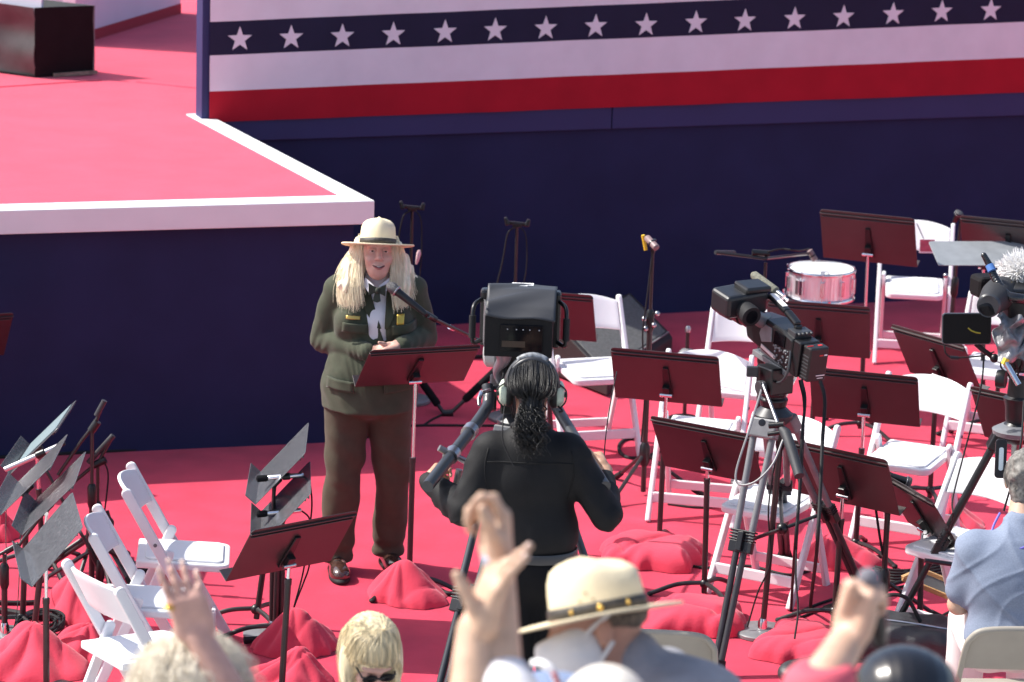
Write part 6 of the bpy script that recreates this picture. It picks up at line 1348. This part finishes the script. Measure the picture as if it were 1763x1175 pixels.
for k_ in range(3): m.ball(l0[2] + (l0[3]-l0[2])*(.2 + .3*k_) + Vector((0, -.010, .002)), (.005, .003, .004), nu=8, nv=5)
m.build('red_print', REDP, ly)
# pale cap
kp = person('person in a plain off white cap, only its crown in view beside the mask', (PY(1045, 1150, 5.9).x, 5.9, FLOORZ(5.9))); ko = Vector(kp.location); top = PY(1048, 1146, 5.9).z - ko.z; B = Field(); sz = top - .30
hc = Vector((0, .0, top - .125)); q = add_head(B, hc, rot('Z', 180), 1.0); B.cone((0, 0, sz), hc - Vector((0, 0, .06)), .058, .052); crowd_body(B, 0, 0, 0, sz, False)
B.chain([(-.17, 0, sz - .04), (-.2, .05, sz - .3), (-.12, .28, sz - .34)], [.05, .042, .03], .03); B.chain([(.17, 0, sz - .04), (.2, .05, sz - .3), (.12, .28, sz - .34)], [.05, .042, .03], .03); add_hand(B, (-.12, .29, sz - .34), (.3, 1, 0), (0, 0, -1), 1); add_hand(B, (.12, .29, sz - .34), (-.3, 1, 0), (0, 0, -1), -1)
B.mesh((-.3, -.2, 0), (.3, .6, top + .02), .009, 'body', SK4, kp); S_ = Field(); crowd_cloth(S_, sz); S_.chain([(-.17, 0, sz - .04), (-.2, .05, sz - .28)], [.07, .065], .04); S_.chain([(.17, 0, sz - .04), (.2, .05, sz - .28)], [.07, .065], .04); S_.mesh((-.32, -.22, sz - .58), (.32, .22, sz + .08), .012, 'shirt', WHS, kp); crowd_legs(kp, sz, False)
Cp = Field(); Cp.ell(hc + Vector((0, -.015, .035)), (.086, .104, .092), None, .02); Cp.u(f_box(hc + Vector((0, .125, .03)), (.07, .055, .005), .004), .01)
Cp.mesh(hc + Vector((-.12, -.14, .01)), hc + Vector((.12, .2, .16)), .006, 'cap', mat('off_white_cap', (.66, .62, .55), .8, bump=.1, bs=150), kp)
# pale haired woman with her hand raised, at the left
ly_ = person('person with pale fluffy hair raising a ringed hand, red sleeve, lower left', (PY(332, 1120, 7.2).x, 7.2, FLOORZ(7.2))); lo = Vector(ly_.location); top = PY(330, 1088, 7.2).z - lo.z; hc = Vector((0, 0, top - .14)); sz = top - .32
B = Field(); q = add_head(B, hc, rot('Z', 180), 1.0); B.cone((0, 0, sz), hc - Vector((0, 0, .06)), .055, .05); crowd_body(B, 0, 0, 0, sz, False); V_ = lambda u, v, y=7.12: PY(u, v, y) - lo
wv = V_(342, 1098); B.chain([(.16, 0, sz - .04), V_(405, 1215, 7.1), wv], [.05, .043, .030], .03); B.chain([(-.16, 0, sz - .04), (-.2, .04, sz - .3), (-.1, .25, sz - .3)], [.05, .043, .03], .03); add_hand(B, (-.1, .26, sz - .3), (.3, 1, 0), (0, 0, -1), 1)
lt_, _ = add_hand(B, wv, V_(305, 985) - V_(340, 1095), (-.12, 1, .1), th=1, s=1.04, curl=(8, 12, 10), each=[(2, 6, 6), (6, 10, 8), (12, 16, 12), (26, 22, 14)], spread=3, tdir=V_(366, 1005) - V_(345, 1060), tcurl=5)
B.mesh((-.3, -.25, 0), (.32, .45, top + .16), .0056, 'body', SK1, ly_); nails(ly_, lt_, (-.12, 1, .1))
m = MB(); rp = V_(291, 1046, 7.09); m.lathe([(.0095, -.004), (.0125, -.002), (.0125, .002), (.0095, .004)], 16, rp, rot('Y', 20), capb=False, capt=False); m.ball(rp + Vector((0, -.012, 0)), .0055); m.build('ring', GOLD, ly_, smooth='all')
S_ = Field(); crowd_cloth(S_, sz); S_.chain([(.16, 0, sz - .04), V_(405, 1215, 7.1), V_(370, 1160, 7.1)], [.075, .062, .048], .04); S_.chain([(-.16, 0, sz - .04), (-.2, .04, sz - .3)], [.075, .06], .04); S_.mesh((-.32, -.25, sz - .58), (.34, .3, sz + .15), .01, 'top', mat('red_top', (.55, .05, .07), .8), ly_); crowd_legs(ly_, sz, False)
H = Field(); H.ell(hc + Vector((0, -.02, .03)), (.108, .112, .105), None, .03).ell(hc + Vector((-.05, -.03, -.06)), (.06, .08, .09), None, .04).ell(hc + Vector((.06, -.03, -.05)), (.055, .08, .09), None, .04).ell(hc + Vector((0, -.06, -.08)), (.09, .06, .09), None, .04)
H.cut(f_ell(hc + Vector((0, .12, -.04)), (.06, .08, .10)), .01); H.disp = lambda p: .010*wob(p, 48, 71) + .005*wob(p, 110, 72); hh_ = H.mesh(hc - Vector((.16, .18, .2)), hc + Vector((.16, .14, .17)), .0065, 'hair', HAIRW, ly_)
gs = [[hc + Vector((math.cos(R_(a))*.02, math.sin(R_(a))*.02 - .02, .125)), hc + Vector((math.cos(R_(a))*.085, math.sin(R_(a))*.085 - .02, .095)), hc + Vector((math.cos(R_(a))*.118, math.sin(R_(a))*.118 - .02, .02)), hc + Vector((math.cos(R_(a))*.112, math.sin(R_(a))*.112 - .03, -.09))] for a in range(-200, 41, 20)]
strands('fluffy_strands', HAIRW, hh_, gs, 1300, .0013, .012, 9, curl=.006)
# blonde woman with dark glasses
by_ = person('blonde woman with bobbed hair and dark glasses looking down, lower edge', (-.44, 11.05, 0)); bo = Vector(by_.location); hc = Vector((.0, .02, 1.148)); BRt = rot('Z', 22) @ rot('X', 35); sz = .93
B = Field(); q = add_head(B, hc, BRt, .97); B.cone((-.0, .03, sz), hc + Vector((0, .015, -.06)), .05, .046); B.ell((0, .03, sz - .17), (.15, .10, .2), None, .05).ell((0, .04, .60), (.16, .12, .15), None, .05).cone((-.145, .03, sz - .035), (.145, .03, sz - .035), .048, .048, .05)
B.chain([(-.15, .03, sz - .04), (-.19, .02, sz - .3), (-.05, -.18, sz - .34)], [.045, .038, .027], .03); B.chain([(.15, .03, sz - .04), (.19, .02, sz - .3), (.05, -.18, sz - .34)], [.045, .038, .027], .03); add_hand(B, (-.05, -.19, sz - .34), (.4, -1, 0), (0, 0, -1), -1, .9); add_hand(B, (.05, -.19, sz - .34), (-.4, -1, 0), (0, 0, -1), 1, .9)
for s in (-1, 1): B.chain([(s*.09, .02, .52), (s*.11, -.38, .51), (s*.11, -.40, .05)], [.085, .06, .042], .03)
B.mesh((-.3, -.55, 0), (.3, .3, 1.30), .0066, 'body', SK1, by_)
S_ = Field(); S_.ell((0, .03, sz - .2), (.165, .115, .18), None, .05).ell((0, .04, .60), (.17, .13, .16), None, .05).cone((-.15, .03, sz - .05), (.15, .03, sz - .05), .052, .052, .05); S_.cut(f_ell((0, -.0, sz + .03), (.10, .12, .09)), .01); S_.mesh((-.28, -.2, .46), (.28, .25, sz + .05), .009, 'top', mat('navy_top', (.045, .05, .12), .8), by_)
T = Field(); T.ell((0, .03, .53), (.17, .14, .09), None, .04)
for s in (-1, 1): T.chain([(s*.09, .02, .52), (s*.11, -.38, .51), (s*.11, -.40, .05)], [.10, .08, .07], .03)
T.mesh((-.26, -.5, .03), (.26, .22, .64), .012, 'trousers', JEAN, by_)
H = Field(); H.ell(hc + BRt @ Vector((0, .02, .032)), (.092, .108, .098), BRt, .03).ell(hc + Vector((-.07, .0, -.03)), (.035, .065, .095), None, .03).ell(hc + Vector((.075, .02, -.03)), (.032, .065, .095), None, .03).ell(hc + Vector((0, .07, -.05)), (.09, .05, .09), None, .03)
H.cut(f_ell(hc + BRt @ Vector((0, -.105, -.045)), (.064, .065, .088), BRt), .012)
H.disp = lambda p: .0008*np.sin(190*np.arctan2(p[:, 0] - hc.x, p[:, 1] - hc.y + .03)*.25 + 3*np.sin(9*p[:, 2])) + .0022*wob(p, 30, 75); HAIR2 = mat('streaked_blonde_hair', (.66, .55, .34), .42, spec=.5, var=.5, vs=85, stretch=(1, 1, .10), sheen=.2)
hb = H.mesh(hc - Vector((.15, .17, .17)), hc + Vector((.15, .17, .16)), .0055, 'hair', HAIR2, by_)
gs = []
part = hc + BRt @ Vector((.012, .0, .132))
for a in range(0, 361, 18):
    d = Vector((math.cos(R_(a)), math.sin(R_(a)), 0)); fr_ = -d.y > .75
    e3 = hc + BRt @ (Vector((d.x*.100, d.y*.112 + .02, -.02 if not fr_ else .035))); e4 = hc + Vector((d.x*.098, d.y*.10 + .02, -.11 if not fr_ else .02))
    gs.append([part + d*.012, hc + BRt @ Vector((d.x*.070, d.y*.078 + .02, .108)), hc + BRt @ Vector((d.x*.097, d.y*.112 + .02, .048)), e3, e4] if not fr_ else [part + d*.012, hc + BRt @ Vector((d.x*.07, d.y*.078 + .02, .108)), hc + BRt @ Vector((d.x*.097, d.y*.108 + .02, .065)), hc + BRt @ Vector((d.x*.1 + .02, d.y*.105 + .02, .035)), hc + BRt @ Vector((d.x*.1 + .035, d.y*.09, -.005))])
strands('straight_strands', HAIR2, hb, gs, 2200, .0009, .0018, 10)
for s in (-1, 1):
    m = MB(); m.ball(hc + BRt @ Vector((s*.031, -.100, .004)), (.027, .008, .020), BRt); gq = m.build('sunglass_lens', GLASSB, by_, smooth='all')
m = MB(); m.tube([hc + BRt @ Vector((-.075, -.01, .012)), hc + BRt @ Vector((-.058, -.095, .012)), hc + BRt @ Vector((0, -.108, .012)), hc + BRt @ Vector((.058, -.095, .012)), hc + BRt @ Vector((.075, -.01, .012))], .0035, 6); m.build('sunglass_frame', BPL, by_, smooth='all')
# raised fist with a device
fp = person('person in a pink sleeve raising a fist around a dark hand held recorder', (PY(1400, 1180, 5.75).x - .02, 5.72, FLOORZ(5.72))); fo = Vector(fp.location); U_ = lambda u, v, y=6.05: PY(u, v, y) - fo; sz = 2.60 - fo.z
B = Field(); crowd_body(B, 0, 0, 0, sz, False); B.cone((0, 0, sz), (0, 0, sz + .05), .055, .055); B.ell((0, 0, sz + .13), (.075, .09, .10), None, .03); wf = U_(1462, 1098); ef = U_(1405, 1195, 5.95)
B.chain([(.13, .03, sz - .03), ef, wf], [.05, .046, .032], .03); B.chain([(-.16, .02, sz - .03), (-.2, .05, sz - .3), (-.1, .28, sz - .32)], [.05, .043, .03], .03); add_hand(B, (-.1, .29, sz - .32), (.3, 1, 0), (0, 0, -1), 1)
add_hand(B, wf, U_(1482, 1020) - U_(1462, 1098), (.80, .60, .0), th=1, s=1.06, curl=(78, 82, 50), spread=0, tdir=U_(1500, 1030, 6.0) - U_(1490, 1072, 6.05), tcurl=15)
B.mesh((-.34, -.25, 0), (.40, .62, U_(1480, 1000).z + .06), .006, 'body', SK2, fp)
S_ = Field(); crowd_cloth(S_, sz); S_.chain([(.13, .02, sz - .03), ef, ef + (wf - ef)*.22], [.07, .065, .06], .04); S_.chain([(-.16, .02, sz - .03), (-.2, .05, sz - .28)], [.07, .065], .04); S_.mesh((-.34, -.25, sz - .58), (.40, .4, sz + .3), .01, 'top', mat('pink_top', (.62, .10, .14), .8), fp); crowd_legs(fp, sz, False)
rc_ = thing('hand_recorder', 'dark hand held recorder with a grey rounded top gripped in the raised fist', 'recorder', PY(1506, 1050, 6.06)); r0 = Vector(rc_.location); m = MB(); m.tube([PY(1516, 1110, 6.07) - r0, PY(1513, 1080, 6.07) - r0, PY(1503, 1020, 6.07) - r0, PY(1500, 1003, 6.07) - r0], [.012, .017, .019, .014], 14); m.build('body', BPL, rc_, smooth='all'); m = MB(); m.ball(PY(1496, 996, 6.07) - r0, (.021, .021, .020)); m.build('grey_top', mat('grey_foam_ball', (.17, .165, .19), .9, bump=.3, bs=200), rc_, smooth='all')
# glossy black hair
kh = person('person with glossy black hair, only the crown of the head in view at lower right', (PY(1562, 1120, 6.67).x, 6.67, FLOORZ(6.67))); ho = Vector(kh.location); top = PY(1562, 1113, 6.67).z - ho.z; hc = Vector((0, 0, top - .125)); sz = top - .31
B = Field(); q = add_head(B, hc, rot('Z', 180), 1.0); B.cone((0, 0, sz), hc - Vector((0, 0, .06)), .055, .05); crowd_body(B, 0, 0, 0, sz, False); B.chain([(-.17, 0, sz - .04), (-.2, .05, sz - .3), (-.12, .28, sz - .34)], [.05, .042, .03], .03); B.chain([(.17, 0, sz - .04), (.2, .05, sz - .3), (.12, .28, sz - .34)], [.05, .042, .03], .03); add_hand(B, (-.12, .29, sz - .34), (.3, 1, 0), (0, 0, -1), 1); add_hand(B, (.12, .29, sz - .34), (-.3, 1, 0), (0, 0, -1), -1)
B.mesh((-.3, -.2, 0), (.3, .5, top), .009, 'body', SK3, kh); S_ = Field(); crowd_cloth(S_, sz); S_.chain([(-.17, 0, sz - .04), (-.2, .05, sz - .28)], [.07, .065], .04); S_.chain([(.17, 0, sz - .04), (.2, .05, sz - .28)], [.07, .065], .04); S_.mesh((-.32, -.22, sz - .58), (.32, .22, sz + .08), .012, 'shirt', JEAN, kh); crowd_legs(kh, sz, False)
H = Field(); H.ell(hc + Vector((0, -.01, .028)), (.108, .112, .098), None, .03).ell(hc + Vector((0, -.04, -.06)), (.095, .075, .09), None, .04); H.cut(f_ell(hc + Vector((0, .12, -.04)), (.06, .07, .09)), .01); H.disp = lambda p: .0005*np.sin(260*p[:, 0] + 3*np.sin(15*p[:, 1])) + .004*wob(p, 22, 81)
H.mesh(hc - Vector((.15, .16, .19)), hc + Vector((.15, .14, .16)), .006, 'hair', mat('glossy_black_hair', (.008, .008, .010), .24, spec=.6, coat=.2), kh)
def hair_cap(parent, c, col, nm):
    H = Field(); H.ell(Vector(c) + Vector((0, -.012, .018)), (.086, .100, .105), None, .02); H.cut(f_ell(Vector(c) + Vector((0, .10, -.05)), (.08, .07, .10)), .01); H.disp = lambda p: .003*wob(p, 90, 91)
    H.mesh(Vector(c) - Vector((.12, .13, .12)), Vector(c) + Vector((.12, .12, .15)), .008, 'hair', mat(nm, col, .5, var=.4, vs=70), parent)
hair_cap(cp, (0, 0, 2.62 - co.z + .13), (.05, .035, .02), 'dark_brown_hair'); hair_cap(fp, (0, 0, 2.60 - fo.z + .13), (.07, .05, .03), 'brown_hair')
for p_ in (rm, ly_, kh, cp, fp, kp, dp): p_['group'] = 'people in the front rows'
